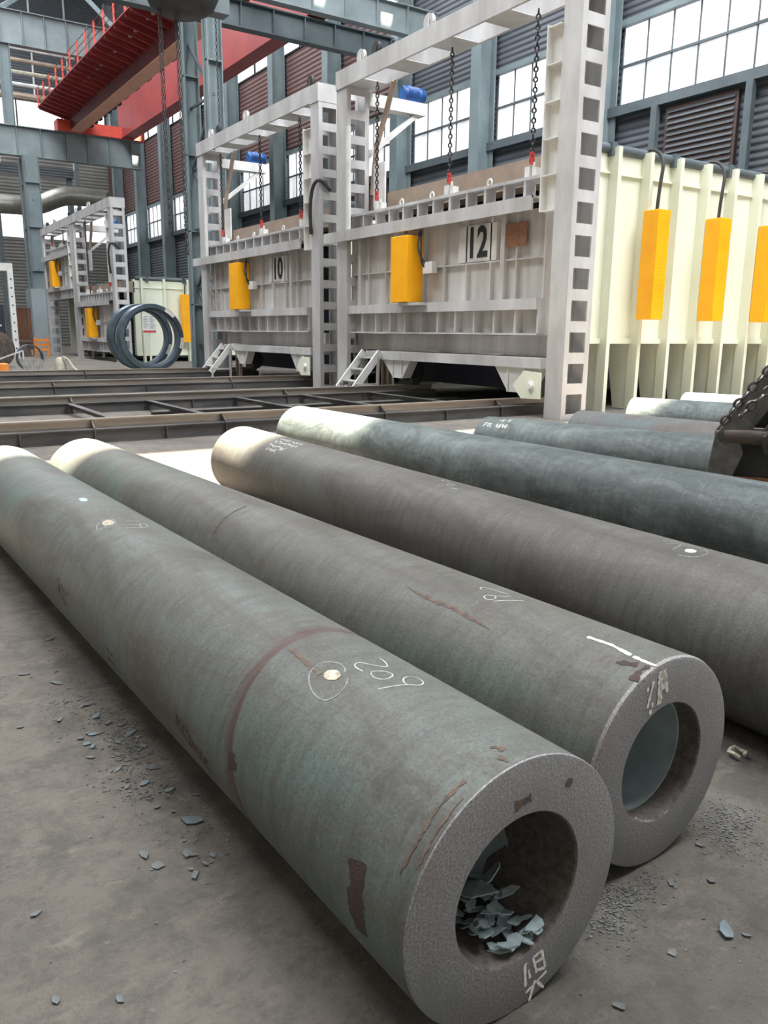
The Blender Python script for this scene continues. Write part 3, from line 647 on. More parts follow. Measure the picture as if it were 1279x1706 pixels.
def door(Xr, Wd, dz, where, num, mat='silver2'):
    # heights are those of a closed door, dz lifts it
    x0, x1 = Xr-Wd+.45, Xr-.85; y = 11.5
    o = thing('furnace_door', 'silver ribbed furnace door '+where, 'furnace door', ((x0+x1)/2, y, 1.56+dz), 'lifting furnace doors with yellow burner covers')
    Z = lambda z: z+dz
    link('panel', MB().box(x0, x1, y, y+.12, Z(1.56), Z(3.95)), mat, o)
    mb = MB(); n = 9; w = x1-x0
    for i in range(n+1): mb.box(x0+w*i/n-.02, x0+w*i/n+.02, y-.1, y, Z(2.26), Z(3.92))
    for i in (1, n-1): mb.box(x0+w*(i-.5)/n-.06, x0+w*(i-.5)/n+.06, y-.13, y, Z(2.26), Z(3.92))
    mb.box(x0, x1, y-.09, y, Z(3.02), Z(3.05))
    link('rib_grid', mb, mat, o)
    mb = MB(); mb.box(x0, x1, y-.22, y, Z(1.56), Z(1.60)).box(x0, x1, y-.26, y, Z(2.05), Z(2.26))
    k = 11
    for i in range(k+1): mb.box(x0+w*i/k-.025, x0+w*i/k+.025, y-.2, y, Z(1.6), Z(2.05))
    link('bottom_girder', mb, 'silver', o)
    mb = MB(); mb.box(x0-.95 if Wd > 8 else x0-.4, x1-.1, y-.42, y-.36, Z(3.86), Z(4.12)).box(x0-.5 if 0 else x0, x1-.1, y-.40, y+.1, Z(4.08), Z(4.12))
    link('top_channel', mb, 'silver', o)
    mb = MB(); mb.box(x0, x1, y-.16, y+.14, Z(4.46), Z(4.52)).box(x0, x1, y+.1, y+.14, Z(4.12), Z(4.2))
    k = 12
    for i in range(k+1): mb.box(x0+w*i/k-.035, x0+w*i/k+.035, y-.14, y+.12, Z(4.12), Z(4.46))
    link('top_rail', mb, 'silver', o)
    bx = x0+w*.40 if Wd > 8 else x0+w*.42
    mb = MB(); mb.box(bx-.36, bx+.30, y-.55, y-.1, Z(2.27), Z(3.74))
    b = link('burner_cover', mb, 'yellow', o, bevel=.015); b['label'] = 'yellow burner cover'
    link('cover_shelf', MB().box(bx-.1, bx+.7, y-.5, y-.1, Z(2.20), Z(2.26)), 'silver', o)
    mb = MB(); mb.tube(smooth3([(bx+.42, y-.25, Z(3.85)), (bx+.55, y-.35, Z(3.5)), (bx+.5, y-.3, Z(3.1)), (bx+.62, y-.15, Z(2.98))]), .025, 8)
    mb.tube(smooth3([(bx+.36, y-.25, Z(3.8)), (bx+.47, y-.4, Z(3.4)), (bx+.6, y-.2, Z(3.05))]), .018, 8); link('cable', mb, 'dark', o)
    link('junction_box', MB().box(bx+.5, bx+.85, y-.25, y-.1, Z(2.9), Z(3.15)), 'white', o)
    for f in (.17, .57, .93):
        x = x0+w*f if Wd > 8 else x0+w*f
        mb = MB(); mb.box(x-.16, x-.04, y-.1, y+.05, Z(4.52), Z(4.72)).box(x+.04, x+.16, y-.1, y+.05, Z(4.52), Z(4.68)).box(x-.02, x+.02, y-.04, y, Z(4.52), Z(4.80))
        link('lifting_lug', mb, 'white', o)
    for f in (.3, .47, .75):
        mb = MB(); x = x0+w*f; mb.tube([(x+.07*math.cos(a), y-.02, Z(4.6)+.07*math.sin(a)) for a in [k*math.pi/5 for k in range(10)]], .02, 6, False, True); link('eye_bolt', mb, 'white', o)
    if num:
        vs, fs = text_mb(num, .86, .004); cx = x0+w*.715; mb = MB()
        mb.add([Vector((cx+q.x*.8, y-.104-q.z, Z(3.42)+q.y)) for q in vs], fs); nb = link('number', mb, 'number', o); nb['label'] = 'black stencilled number '+num
        link('number_panel', MB().box(cx-.62, cx+.62, y-.1, y-.001, Z(3.06), Z(3.8)), mat, o)
    if num == '12':
        q = link('plaque', MB().box(x1-1.1, x1-.5, y-.12, y-.1, Z(3.28), Z(3.72)), 'plaque', o); q['label'] = 'brown information plaque'
    return o
def lift_chain(x, z0, z1, label, y=11.46, group='door lifting chains'):
    mb = chain_mb(MB(), [(x, y, z0), (x, y, z1)], .125, .018, .034)
    o = thing('lifting_chain', label, 'chain', (x, y, z0), group); link('links', mb, 'chain', o)
    mb = MB(); mb.box(x-.035, x+.035, y-.035, y+.035, z0-.02, z0+.2); q = link('hook', mb, 'redtag', o); q['label'] = 'red hook'
def steps(Xr, where):
    x0, x1 = Xr-6.95, Xr-6.2
    o = thing('access_steps', 'short silver access steps '+where, 'steps', ((x0+x1)/2, 10.8, 0), 'access steps in front of the furnaces')
    for x in (x0, x1): link('stringer', MB().bar((x, 10.40, .20), (x, 11.18, 1.10), .05, .18), 'white', o)
    for i in range(3):
        t = (i+.7)/3.2; link('tread', MB().box(x0, x1, 10.4+.78*t-.06, 10.4+.78*t+.12, .2+.9*t-.015, .2+.9*t+.015), 'silver', o)
    for x in (x0, x1): link('post', MB().box(x-.03, x+.03, 11.08, 11.14, 0, 1.0).box(x-.03, x+.03, 10.45, 11.08, .28, .34).box(x-.03, x+.03, 10.42, 10.48, 0, .34), 'silver', o)
def car(Xr, where):
    x0, x1 = Xr-6.95, Xr-.62
    o = thing('bogie_car', 'bogie car with silver deck and dark skirt '+where, 'bogie car', ((x0+x1)/2, 14, 0), 'bogie cars under the furnaces')
    link('deck', MB().box(x0, x1, 11.22, 11.9, .93, 1.13), 'silver', o)
    link('upper_frame', MB().box(x0-.9, x1-1.1, 12.2, 19, 1.14, 1.4).box(x0-.9, x1, 11.72, 12.2, 1.14, 1.55).box(x0+2, x0+2.5, 11.6, 11.72, 1.14, 1.2).box(x1-2.2, x1-1.6, 11.6, 11.72, 1.14, 1.18), 'silver2', o)
    link('undershade', MB().box(x0-.5, x1-1.2, 12.5, 19, .37, 1.14), 'navy', o)  # navy box put in for the darkness under the furnace
    for a, b, c, d, z in ((Xr-6.3, Xr-5.08, Xr-5.4, Xr-5.8, .5), (Xr-2.05, Xr-.68, Xr-1.1, Xr-1.62, .43)):
        mb = MB(); mb.prism([(a, 11.3, .95), (b, 11.3, .95), (c, 11.3, z), (d, 11.3, z)], (0, .25, 0)).box(d, d+.03, 11.27, 11.3, z, .95).box(c-.03, c, 11.27, 11.3, z, .95); link('wheel_bracket', mb, 'white', o)
        mb = MB(); mb.lathe(((c+d)/2, 11.75, .335+.28), (1, 0, 0), [(-.12, 0), (-.12, .28), (.12, .28), (.12, 0)], 24); mb.box(c-.5, c+.1, 11.55, 11.75, .34, .5); link('wheel', mb, 'dark', o)
    mb = MB(); mb.prism([(Xr-1.28, 11.12, .58), (Xr-1.02, 11.12, .34), (Xr-.5, 11.12, .36), (Xr-.5, 11.12, .86), (Xr-.98, 11.12, .88)], (0, .03, 0)); q = link('drive_plate', mb, 'cream', o); q['label'] = 'cream six-sided drive plate'
    link('pin', MB().lathe((Xr-.76, 11.12, .6), (0, -1, 0), [(0, .1), (.02, .1), (.02, .07), (.06, .06), (.06, 0)], 20), 'white', o)
    for x in (x0+.3, x0+.55): link('support_leg', MB().box(x, x+.1, 11.5, 11.6, 0, .93), 'tan', o)
def furnace(Xr, Wd, dz, where, full, ribs, boxes, front='navy'):
    xs = Xr-.94; x0 = Xr-Wd+.1; y0 = 12.45; y1 = 20.5; zb = 1.44+dz; zt = 5.12+dz
    o = thing('heat_treatment_furnace', 'long cream furnace '+where, 'furnace', ((x0+xs)/2, 16.5, 0), 'heat treatment furnaces')
    link('side_wall', MB().box(xs-.3, xs, y0, y1, zb, zt).box(xs, xs+.06, y0, y1, zb-.04, zb+.07).box(xs, xs+.05, y0, y1, zt-.42, zt-.38), 'cream', o)
    link('side_wall', MB().box(x0, x0+.3, y0, y1, zb, zt), 'cream', o)
    link('roof', MB().box(x0+.3, xs-.3, y0, y1, zt-.25, zt), 'dark', o)
    link('back_wall', MB().box(x0, xs, y1, y1+.2, 0, zt), 'cream', o)
    link('unlit_chamber_plate', MB().box(x0+.3, xs-.3, 13.2, 13.3, 1.2+dz, zt-.3), front, o)  # dark plate across the chamber, standing in for its unlit depth
    q = link('lintel', MB().box(x0, xs, 11.95, 12.5, zt-.62, zt-.1), 'tan', o); q['label'] = 'tan refractory lintel'
    for y in ribs:
        mb = MB(); mb.box(xs, xs+.24, y, y+.10, 0, zt+.06)
        if full: mb.prism([(xs, y+.03, zb-.04), (xs-.62, y+.03, zb-.04), (xs-.35, y+.03, .02), (xs, y+.03, .02)], (0, .03, 0))
        link('rib', mb, 'cream', o)
    for y in boxes:
        z0, z1 = (1.9, 4.05) if full else (.98, 3.35)
        mb = MB(); mb.box(xs+.25, xs+.64, y, y+.37, z0, z1); b = link('burner_cover', mb, 'yellow', o, bevel=.012); b['label'] = 'yellow perforated burner cover'
        mb = MB()
        for k in range(26):
            for j in range(4):
                if k in (8, 9, 17, 18, 19): continue
                yy, zz = y+.09+j*.065, z0+.18+k*.07
                mb.box(xs+.64, xs+.642, yy, yy+.018, zz, zz+.012)
        link('perforations', mb, 'orange', b)
        mb = MB(); mb.tube(smooth3([(xs+.42, y+.2, z1-.02), (xs+.42, y+.24, z1+.5), (xs+.40, y+.34, zt-.1), (xs+.2, y+.3, zt+.16), (xs-.1, y+.25, zt+.12)]), .035, 8); link('hose', mb, 'dark', o)
    mb = MB(); mb.tube([(xs-.02, y0+.1, zt+.05), (xs-.02, y1, zt+.05)], .10, 12)
    y = y0+.6
    while y < y1: mb.box(xs-.14, xs+.12, y, y+.14, zt-.1, zt+.16); y += 1.91
    link('gas_pipe', mb, 'blue_steel', o)
    return o
furnace(-10.9, 8.35, 0, 'number 12 at right, with three yellow covers on its ribbed side', True, [13.12+.957*i for i in range(8)], (13.94, 15.98, 17.95))
furnace(-20.2, 8.8, 0, 'number 10, behind the middle door', True, [13.12+.957*i for i in range(8)], (13.94,))
furnace(-40.5, 7.5, -1.1, 'behind the two big rings, with one yellow cover on its side', False, [12.75, 13.9, 15.1], (14.7,), 'claddark')
furnace(-48.3, 7.4, -1.1, 'at far left under the raised door', False, [12.75, 13.9, 15.1], (), 'navy')
gantry(-10.9, 8.35, 7.95, 'around the door marked 12')
gantry(-20.2, 8.8, 7.95, 'around the door marked 10', 'hose')
gantry(-40.2, 7.8, 7.6, 'directly behind the two big rings', 'hose')
gantry(-48.05, 7.8, 7.6, 'farthest left, beside the lattice column', False, False)
door(-10.9, 8.35, 0, 'marked with a large 12', '12'); door(-20.2, 8.8, 0, 'marked with a large 10', '10')
door(-40.2, 7.8, -1.1, 'half hidden by the two big rings', ''); door(-48.05, 7.8, 1.75, 'raised high at far left above a dark opening', '')
steps(-10.9, 'in front of door 12'); steps(-20.2, 'in front of door 10')
car(-10.9, 'below door 12'); car(-20.2, 'below door 10')
for x, w in ((-17.75, 'left'), (-14.85, 'middle'), (-12.28, 'right')): lift_chain(x, 4.78, 7.53, w+' dark lifting chain above the door marked 12')
for x, w in ((-27.5, 'left'), (-24.4, 'middle'), (-21.75, 'right')): lift_chain(x, 4.78, 7.53, w+' dark lifting chain above the door marked 10')
for x, w in ((-46.0, 'left'), (-41.9, 'right')): lift_chain(x, 3.68, 7.18, w+' lifting chain above the door behind the big rings')
for x, w in ((-54.1, 'left'), (-51.1, 'middle')): lift_chain(x, 6.53, 7.18, w+' short lifting chain above the raised door at far left')

# ------------------------------------------------------------------ columns, runway girders and crane
def girder(x, y0, y1, z0, z1, label, mat, step, fl=.25):
    o = thing('runway_girder', label, 'girder', (x, y0, z0), 'crane runway girders')
    mb = MB(); mb.box(x-.02, x+.02, y0, y1, z0, z1).box(x-fl, x+fl, y0, y1, z0-.05, z0).box(x-fl, x+fl, y0, y1, z1, z1+.05); link('web', mb, mat, o)
    y = y0+step*.6
    while y < y1: link('stiffener', MB().box(x+.02, x+fl-.03, y-.02, y+.02, z0, z1), mat, o); y += step
    return o
girder(-31.0, -2, 23.0, 13.85, 14.88, 'blue-grey runway girder nearest overhead, sunlit patches on its web', 'blue_lit', 1.5, .22)
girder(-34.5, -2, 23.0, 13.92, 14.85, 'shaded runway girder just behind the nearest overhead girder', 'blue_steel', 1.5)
girder(-63.0, -8, 20.0, 13.1, 14.9, 'runway girder at left that carries the far end of the red crane', 'blue_lit', 1.55, .3)
girder(-63.0, -8, 19.5, 20.0, 22.0, 'upper runway girder at top left with many web stiffeners', 'blue_lit', 1.4, .3)
def lattice_col(name, legs, y, z1, label, w=.6, ax='x', foot=0):
    o = thing(name, label, 'column', (sum(legs)/2, y, 0), 'lattice crane columns')
    for x in legs:
        mb = MB()
        if ax == 'x': mb.box(x-.25, x+.25, y-w/2, y-w/2+.04, 0, z1).box(x-.25, x+.25, y+w/2-.04, y+w/2, 0, z1).box(x-.02, x+.02, y-w/2, y+w/2, 0, z1)
        z = 2.6
        while z < z1: mb.box(x, x+.24, y-w/2, y+w/2, z, z+.05); z += 2.9
        link('leg', mb, 'blue_light', o)
    a, b = legs; z = 1.0; mb = MB(); k = 0
    while z+2.3 < z1:
        p, q = ((a, y, z), (b, y, z+2.3)) if k % 2 else ((b, y, z), (a, y, z+2.3)); mb.bar(p, q, .1, .1, (0, 1, 0)); mb.bar((a, y, z), (b, y, z), .08, .08, (0, 1, 0)); z += 2.3; k += 1
    link('lacing', mb, 'blue_steel', o)
    if foot: link('foot_casing', MB().box(a-.3, b+.35, y-w/2-.2, y+w/2+.25, 0, foot), 'foot', o)
    return o
lattice_col('lattice_column', (-33.4, -31.0), 12.72, 13.8, 'tall twin-leg lattice column left of gantry 10, under the nearest runway girders')
lattice_col('lattice_column', (-63.7, -62.4), 12.2, 13.05, 'lattice column at far left with a wide cased foot', 1.0, 'x', 4.3)
lattice_col('lattice_column', (-63.7, -62.4), -4, 13.05, 'lattice column outside the left edge under the far runway girder', 1.0, 'x', 4.3)
mb = MB(); mb.box(-63.25, -62.75, 10.9, 10.95, 14.95, 19.95).box(-63.25, -62.75, 11.5, 11.55, 14.95, 19.95).box(-63.02, -62.98, 10.95, 11.5, 14.95, 19.95)
single('upper_column', mb, 'blue_light', 'upper blue-grey column standing on the far runway girder at left', 'column', (-63, 11.2, 14.95))
# crane bridge
o = thing('overhead_crane', 'red overhead travelling crane bridge with side walkway', 'crane', (-47, 16.5, 14.95))
za = 15.0
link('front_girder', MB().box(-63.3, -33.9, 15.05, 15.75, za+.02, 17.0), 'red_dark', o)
q = link('bottom_flange', MB().box(-63.3, -33.9, 14.98, 15.82, za-.02, za+.02), 'salmon', o); q['label'] = 'bottom flange, light from the floor put into its salmon colour'
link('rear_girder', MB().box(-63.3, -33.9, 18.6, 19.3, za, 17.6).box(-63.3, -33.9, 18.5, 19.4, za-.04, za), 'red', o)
link('end_carriage', MB().box(-63.6, -62.5, 14.2, 20.2, 14.95, 15.7), 'red_bright', o)
mb = MB(); mb.box(-63.2, -33.9, 13.1, 15.05, 16.35, 16.41)
for i in range(32): mb.prism([(-63+i*.92, 15.05, 15.75), (-63+i*.92, 15.05, 16.35), (-63+i*.92, 13.15, 16.35), (-63+i*.92, 13.15, 16.22)], (.12, 0, 0))
link('walkway', mb, 'red', o)
for i in range(16): link('railing_post', MB().box(-63.0+i*1.85, -62.92+i*1.85, 13.1, 13.18, 16.41, 17.55), 'red_bright', o)
mb = MB()
for z in (16.8, 17.15, 17.53): mb.tube([(-63, 13.14, z), (-33.9, 13.14, z)], .02, 6)
for z in (16.8, 17.15, 17.53): mb.tube([(-63, 13.14, z), (-63, 15.0, z)], .02, 6)
link('handrail', mb, 'red_dark', o)
mb = MB()
for i in range(14): mb.box(-61+i*2.2, -60.2+i*2.2, 16.0, 16.5, 15.5, 15.9)
for i in range(7): mb.box(-60.5+i*1.1, -60+i*1.1, 15.86, 15.98, 14.95, 15.3)
link('festoon_cable_trolley', mb, 'dark', o)
mb = MB()
for i in range(8): mb.box(-58+i*3.1, -56.7+i*3.1, 14.1, 14.25, 16.2, 16.33)
link('walkway_lamp', mb, 'white', o)

# hook block with hanging slings, nearer the camera
o = thing('crane_hook_block', 'dark crane hook block at the top edge, chains hanging below it', 'hook block', (-20, 7.5, 8.75))
mb = MB(); mb.lathe((-20, 7.5, 8.72), (0, 0, 1), [(0, 0), (.02, .45), (.16, .72), (.45, .86), (1.0, .9), (1.4, .7), (1.5, 0)], 40); link('block_body', mb, 'dark', o)
mb = MB(); mb.box(-20.2, -19.8, 8.1, 8.6, 8.9, 10.5); link('side_plate', mb, 'blue_steel', o)
mb = MB(); mb.box(-20.1, -19.9, 7.4, 7.6, 10.1, 33.9); link('wire_rope', mb, 'chain', o)
for (x, y, z0, z1, w) in ((-20.0, 6.93, 3.9, 8.85, 'left'), (-19.9, 7.3, 3.3, 8.72, 'right')):
    for d, n_ in ((0, 'outer'), (.07, 'inner')):
        mb = chain_mb(MB(), [(x, y+d*.9, z1), (x, y+d*.5+.03, z0)], .11, .009, .024)
        single('sling_chain', mb, 'chain', '%s strand of the %s chain sling hanging from the hook block' % (n_, w), 'chain', (x, y, z0), 'sling chains below the hook block')
mb = chain_mb(MB(), [(-30.6, 12.72, 13.7), (-30.6, 12.75, 8.4)], .14, .014, .034)
single('hand_chain', mb, 'chain', 'single dark chain hanging against the near leg of the lattice column', 'chain', (-30.6, 12.72, 8.4))

# ------------------------------------------------------------------ big rings and sign
for x, y, R0, lab in ((-31.9, 10.15, 1.29, 'nearer of two big blue-grey forged rings standing upright in front of the furnaces'), (-33.3, 10.17, 1.30, 'rear of two big blue-grey forged rings, offset left behind the other')):
    o = thing('forged_ring', lab, 'ring', (x, y, 0), 'forged rings standing in front of the furnaces')
    mb = MB(); mb.lathe((x, y, R0), (1, .06, 0), [(-.2, R0), (-.2, R0-.24), (-.14, R0-.26), (.1, R0-.26), (.13, R0-.17), (.2, R0-.17), (.2, R0-.02), (.16, R0)], 72, True)
    link('ring_body', mb, 'ring', o)
    for an in ((-.35, 1.3) if x > -32 else (-.6,)):
        mb = MB(); vs = []
        for k in range(5):
            a = -math.pi/2+an+1.0+.09*k if an > 0 else an+.09*k
            for rr in (R0-.03, R0-.16): vs.append(Vector((x+.207+.0*k, y+rr*math.cos(a), R0+rr*math.sin(a))))
        mb.add(vs, [(2*k, 2*k+1, 2*k+3, 2*k+2) for k in range(4)])
        mb2 = MB(); mb2.add([q+Vector((.004, 0, 0)) for q in mb.v], mb.f); link('paper_label', mb2, 'white', o)
o = thing('notice_board', 'white notice board with red band on a post, seen through the big rings', 'sign', (-39.2, 12.45, 0))
link('post', MB().box(-39.24, -39.16, 12.4, 12.48, 0, 2.3), 'cream', o)
link('board', MB().box(-39.15, -39.12, 12.08, 12.74, 1.45, 2.30), 'white', o)
link('red_band', MB().box(-39.12, -39.115, 12.10, 12.72, 1.46, 1.55), 'signred', o)
mb = MB()
for i in range(8):
    for j in range(2): mb.box(-39.12, -39.115, 12.14+j*.3, 12.14+j*.3+.2+.05*((i*7+j*3) % 3-1), 1.66+i*.075, 1.685+i*.075)
link('printed_lines', mb, 'ink', o)

# ------------------------------------------------------------------ clutter at far left
for x, y, r0, lab in ((-36.5, 5.0, .72, 'brown forged ring at the left edge, nearest the picture edge'), (-37.2, 5.35, .74, 'brown forged ring standing behind another at the left edge')):
    mb = MB(); mb.lathe((x, y, r0), (1, .25, 0), [(-.2, r0), (-.2, .42), (-.1, .38), (.2, .38), (.2, .55), (.14, r0)], 48, True)
    single('brown_ring', mb, 'brownring', lab, 'ring', (x, y, 0), 'brown rings at the left edge')
mb = MB(); mb.lathe((-33.8, 6.03, .5), (1, .2, 0), [(-.1, .5), (-.1, .46), (.1, .46), (.1, .5)], 48, True)
single('thin_ring', mb, 'ring', 'thin steel hoop standing upright behind the grey timber trestles', 'ring', (-33.8, 6.03, 0))
for x, y, w in ((-32.0, 5.62, 'left'), (-31.9, 6.0, 'right')):
    mb = MB()
    for k in range(4): mb.prism([(x, y-.17+k*.085, 0), (x, y-.093+k*.085, 0), (x-.1, y-.098+k*.075, .5), (x-.1, y-.16+k*.075, .5)], (.05, 0, 0))
    single('timber_trestle', mb, 'wood', w+' grey slatted timber trestle standing before the thin hoop', 'trestle', (x, y, 0), 'grey timber trestles')
mb = MB(); mb.lathe((-32, 6.75, 0), (0, 0, 1), [(0, 0), (0, .18), (.1, .2), (.45, .18), (.54, .14), (.57, 0)], 24); single('canvas_sack', mb, 'canvas', 'pale canvas sack standing beside the timber trestles', 'sack', (-32, 6.75, 0))
mb = MB(); mb.tube(smooth3([(-31.8, 6.8, .58), (-31.65, 6.95, .5), (-31.6, 7.05, .3), (-31.5, 7.15, .12), (-31.4, 7.35, .04)]), .045, 8); single('rope', mb, 'canvas', 'thick pale rope trailing down from the canvas sack', 'rope', (-31.6, 7.3, 0))
mb = MB(); mb.box(-33.0, -32.4, 4.2, 5.05, 0, .34); single('orange_block', mb, 'orange', 'orange painted block on the floor at the left edge', 'block', (-32.7, 4.6, 0), bevel=.03)
mb = MB(); mb.bar((-33.2, 4.7, .42), (-33.2, 5.7, .78), .05, .05).bar((-33.2, 4.7, 0), (-33.2, 4.7, .44), .05, .05).bar((-33.2, 5.7, 0), (-33.2, 5.7, .78), .05, .05); single('bar_stand', mb, 'silver', 'slanting silver bar frame in front of the brown rings', 'bar', (-33, 5, 0))
# stand frame at left edge
o = thing('stand_frame', 'cream bolted upright frame at the left edge', 'frame', (-48, 7.9, 0))
link('upright', MB().box(-48.3, -48.0, 7.8, 8.08, 0, 4.95), 'white', o)
link('crossbar', MB().box(-48.3, -48.0, 4, 7.8, 4.55, 4.95), 'white', o)
mb = MB()
for i in range(9): mb.box(-48.0, -47.99, 7.9, 7.98, .5+i*.45, .58+i*.45)
link('bolt_holes', mb, 'dark', o)
o = thing('dark_cabinet', 'dark navy machine cabinet behind the cream frame at the left edge', 'cabinet', (-52, 6.5, 0))
link('cabinet_body', MB().box(-53, -52, 3, 8.1, 0, 2.9), 'navy', o); link('top_box', MB().box(-52.8, -52.2, 5.5, 7.6, 2.9, 3.6), 'white', o)
link('name_plate', MB().box(-52, -51.98, 6.6, 7.9, 1.7, 1.8), 'white', o)
for i in range(6):
    y = 8.98+i*.135; mb = MB(); mb.tube([(-53, y, .5), (-53, y, 2.8)], .055, 10)
    single('upright_bar', mb, 'copper', 'copper-brown round bar in the upright rack, place %s from the left' % ['first', 'second', 'third', 'fourth', 'fifth', 'last'][i], 'bar', (-53, y, .5), 'copper-brown bars in the rack')
mb = MB(); mb.box(-53.3, -52.8, 8.85, 9.8, .4, .5)
for y in (8.85, 9.75):
    for x in (-53.3, -52.85): mb.box(x, x+.05, y, y+.05, 0, .4)
single('bar_rack', mb, 'dark', 'dark rack holding the copper-brown bars left of the lattice column', 'rack', (-53, 9.3, 0))
o = thing('safety_barrier', 'orange slatted safety barrier before the foot of the lattice column', 'barrier', (-50, 9.6, 0))
for i in range(3): link('slat', MB().box(-50, -49.95, 9.2, 10.0, .35+i*.26, .5+i*.26), 'orange', o)
for y in (9.2, 9.9): link('post', MB().box(-50.07, -50, y, y+.1, 0, 1.1), 'orange', o)
mb = MB(); mb.box(-51.6, -50.9, 7.6, 9.2, .0, .25).box(-51.4, -51.1, 7.6, 9.2, .25, .8).box(-51.5, -51, 7.5, 9.3, .8, .95); single('machine_base', mb, 'brownring', 'low brown machine bed beside the orange barrier', 'machine bed', (-51.2, 8.5, 0))
# duct and gallery at the far end
mb = MB(); mb.tube(smooth3([(-68, -14, 10.5), (-68, 12.0, 10.5), (-68, 13.6, 10.6), (-68, 15.2, 11.4), (-68, 16.2, 11.55), (-68, 18.8, 11.5)], 2), .68, 24)
single('ventilation_duct', mb, 'duct', 'large bare metal ventilation duct with a bend at left, above the far gantries', 'duct', (-68, 8, 10.5))
o = thing('gallery', 'far end gallery walkway with white railings behind the lattice column', 'gallery', (-80, 4, 15))
link('deck', MB().box(-81, -79, -14, 19, 14.6, 15.3), 'claddark', o)
mb = MB()
for z in (15.9, 16.5, 17.1, 17.8): mb.tube([(-79, -14, z), (-79, 19, z)], .05, 6)
for i in range(12): mb.box(-79.05, -78.95, -14+i*3, -13.9+i*3, 15.3, 17.8)
link('railing', mb, 'white', o)
for i, (y, x, z0, z1) in enumerate(((-3, -79.5, 0, 14.6), (8, -79.5, 0, 14.6), (18.5, -79.5, 0, 14.6))):
    link('support', MB().box(x-.2, x+.2, y, y+.4, z0, z1), 'blue_steel', o)
o = thing('pipe_rack', 'stacked horizontal service pipes on the end wall at upper left', 'pipe rack', (-76, 10, 18.2))
for k in range(5): link('pipe', MB().tube([(-76, 4, 20+k*.9), (-76, 19, 20+k*.9)], .16 if k else .3, 8), ['tan', 'white', 'canvas'][k % 3], o)
for y in (5, 12, 18.5): link('bracket', MB().box(-76.4, -76.2, y, y+.3, 0, 24.2), 'blue_steel', o)
mb = MB(); mb.bar((-64, 11, 22.1), (-66, 17, 27), .3, .3).bar((-66, 15, 27), (-64, 19.5, 22.1), .3, .3).bar((-66, 10, 27), (-66, 20, 27), .3, .4)
single('roof_truss', mb, 'blue_light', 'diagonal pale blue truss bracing above the upper girder at top left', 'truss', (-65, 15, 22.1))
# things on the windowed wall at right
o = thing('louvred_vent', 'brown louvred wall vent below the windows at right', 'vent', (-17.9, WY-.1, 6.9))
link('frame', MB().box(-19.3, -16.6, WY-.04, WY+.1, 6.0, 9.0), 'vent', o)
mb = MB()
for i in range(16): mb.prism([(-19.2, WY-.10, 6.1+i*.18), (-19.2, WY-.04, 6.19+i*.18), (-19.2, WY-.04, 6.17+i*.18)], (2.5, 0, 0))
link('louvres', mb, 'claddark', o)
for x, w in ((-19.6, 'left of'), (-16.1, 'right of'), (-12.2, 'far right of')):
    mb = MB(); mb.box(x-.12, x+.12, WY-.3, WY-.1, 0, 9.1); single('wall_post', mb, 'blue_steel', 'slim blue-grey wall post '+w+' the brown louvred vent', 'post', (x, WY-.2, 0), 'slim posts under the windows')
mb = MB(); mb.tube([(-20, WY-.7, 6.0), (-4, WY-.7, 6.0)], .16, 12); o2 = single('wall_pipe', mb, 'blue_steel', 'horizontal blue-grey pipe along the windowed wall above the cream furnace', 'pipe', (-12, WY-.7, 6.0))
mb = MB(); mb.box(-19.0, -18.55, WY-2.2, WY-1.9, 0, 7.1); single('duct_riser', mb, 'blue_light', 'short pale blue riser rising above the cream furnace roof', 'riser', (-18.8, WY-2, 0))

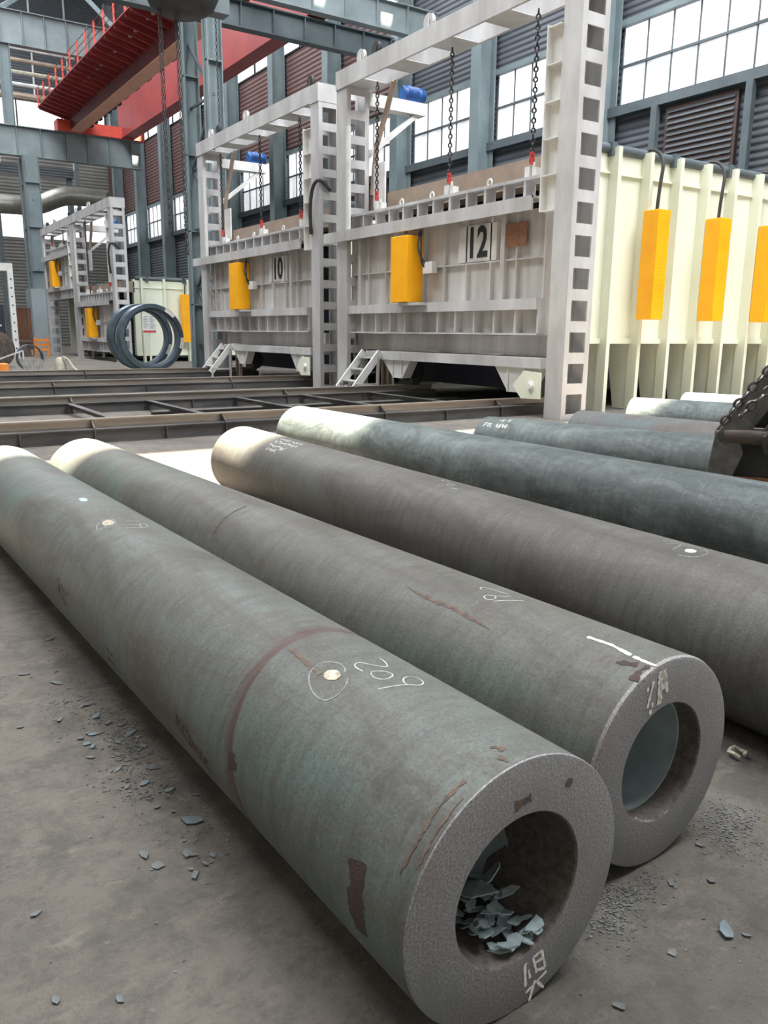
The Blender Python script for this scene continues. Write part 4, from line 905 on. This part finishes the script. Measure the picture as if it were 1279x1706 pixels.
# ------------------------------------------------------------------ tube lifting tong
def tong():
    Pt = Vector((-3.95, 6.12, 0)); wv = Vector((-Pt.x, -Pt.y, 0)).normalized(); uv = Vector((0, 0, 1)).cross(wv)  # u to the right as one faces it, w towards the viewer
    o = thing('lifting_tong', 'dark chain lifting tong with pinned arms standing between the tubes at right', 'lifting tong', Pt, None)
    Q = lambda u, z, w=0: Pt+uv*(u+.08)+wv*w+Vector((0, 0, z))
    def arm(pts, r, w0, w1):    # stadium-shaped plate along a bent line
        mb = MB(); (u0, z0), (u1, z1) = pts; d = Vector((u1-u0, z1-z0)).normalized(); n = Vector((-d.y, d.x)); poly = []
        for k in range(13):
            a = math.pi*k/12; poly.append((u0+(n.x*math.cos(a)-d.x*math.sin(a))*r, z0+(n.y*math.cos(a)-d.y*math.sin(a))*r))
        for k in range(13):
            a = math.pi*k/12; poly.append((u1-(n.x*math.cos(a)-d.x*math.sin(a))*r, z1-(n.y*math.cos(a)-d.y*math.sin(a))*r))
        mb.prism([Q(a, b, w0) for a, b in poly], wv*(w1-w0)); return mb
    pz = .80
    for w0, w1 in ((.06, .10), (.14, .18)): link('arm_plate', arm([(-.17+w0*.3, pz), (.22, 1.36)], .10, w0, w1), 'tong', o, bevel=.008)
    link('arm_plate', arm([(.21, pz), (.60, 1.40)], .12, .14, .20), 'tong', o, bevel=.008)
    mb = MB(); mb.prism([Q(-.10, pz+.06, -.12), Q(.20, pz+.06, -.12), Q(.52, 1.5, -.12), Q(.24, 1.52, -.12)], wv*.15); link('arm_body', mb, 'dark', o, bevel=.03)
    q = link('pin', MB().tube([Q(-.17, pz, .13), Q(.20, pz, .17)], .068, 20), 'brownring', o)
    mb = MB(); mb.lathe(Q(.20, pz-.02, .19), wv+uv*.8, [(0, .13), (.03, .13), (.03, .1), (.08, .1), (.08, .06), (.12, .05), (.12, 0)], 6); q = link('hexagon_nut', mb, 'brownring', o); q['label'] = 'brown hexagonal nut and washer'
    for w0 in (.0, .12):
        mb = MB(); mb.prism([Q(-.24, pz+.04, w0), Q(-.08, pz+.02, w0), Q(-.02, pz-.14, w0), Q(-.14, .30, w0), Q(-.16, .02, w0), Q(-.32, .02, w0), Q(-.29, .45, w0)], wv*.06); link('jaw_leg', mb, 'tong', o, bevel=.01)
    mb = MB(); mb.prism([Q(-.2, .02, -.08), Q(.60, .02, -.08), Q(.60, .66, -.08), Q(.3, .80, -.08), Q(-.1, .78, -.08)], wv*.08); link('jaw_plate', mb, 'dark', o, bevel=.02)
    mb = MB(); mb.prism([Q(-.30, .02, 0), Q(.60, .02, 0), Q(.60, .455, 0), Q(.2, .45, 0), Q(-.22, .46, 0)], wv*.03); q = link('rusty_base', mb, 'rust_plate', o, bevel=.01); q['label'] = 'orange rusty base plate'
    return Pt, Q
Pt, Q = tong()
for pts, lab in (([Q(.36, 1.56, .24), Q(.20, 1.48, .25), Q(.08, 1.32, .25), Q(-.04, 1.15, .25), Q(-.17, .96, .24), Q(-.22, .84, .24)], 'upper heavy chain draped down the left of the lifting tong'), ([Q(.44, 1.22, .34), Q(.26, 1.27, .34), Q(.14, 1.22, .34), Q(.03, 1.10, .34), Q(-.09, .96, .33)], 'lower heavy chain looped across the front of the lifting tong')):
    mb = chain_mb(MB(), smooth3(pts), .105, .0125, .028)
    single('tong_chain', mb, 'tong_chain', lab, 'chain', pts[-1], 'heavy chains on the lifting tong')
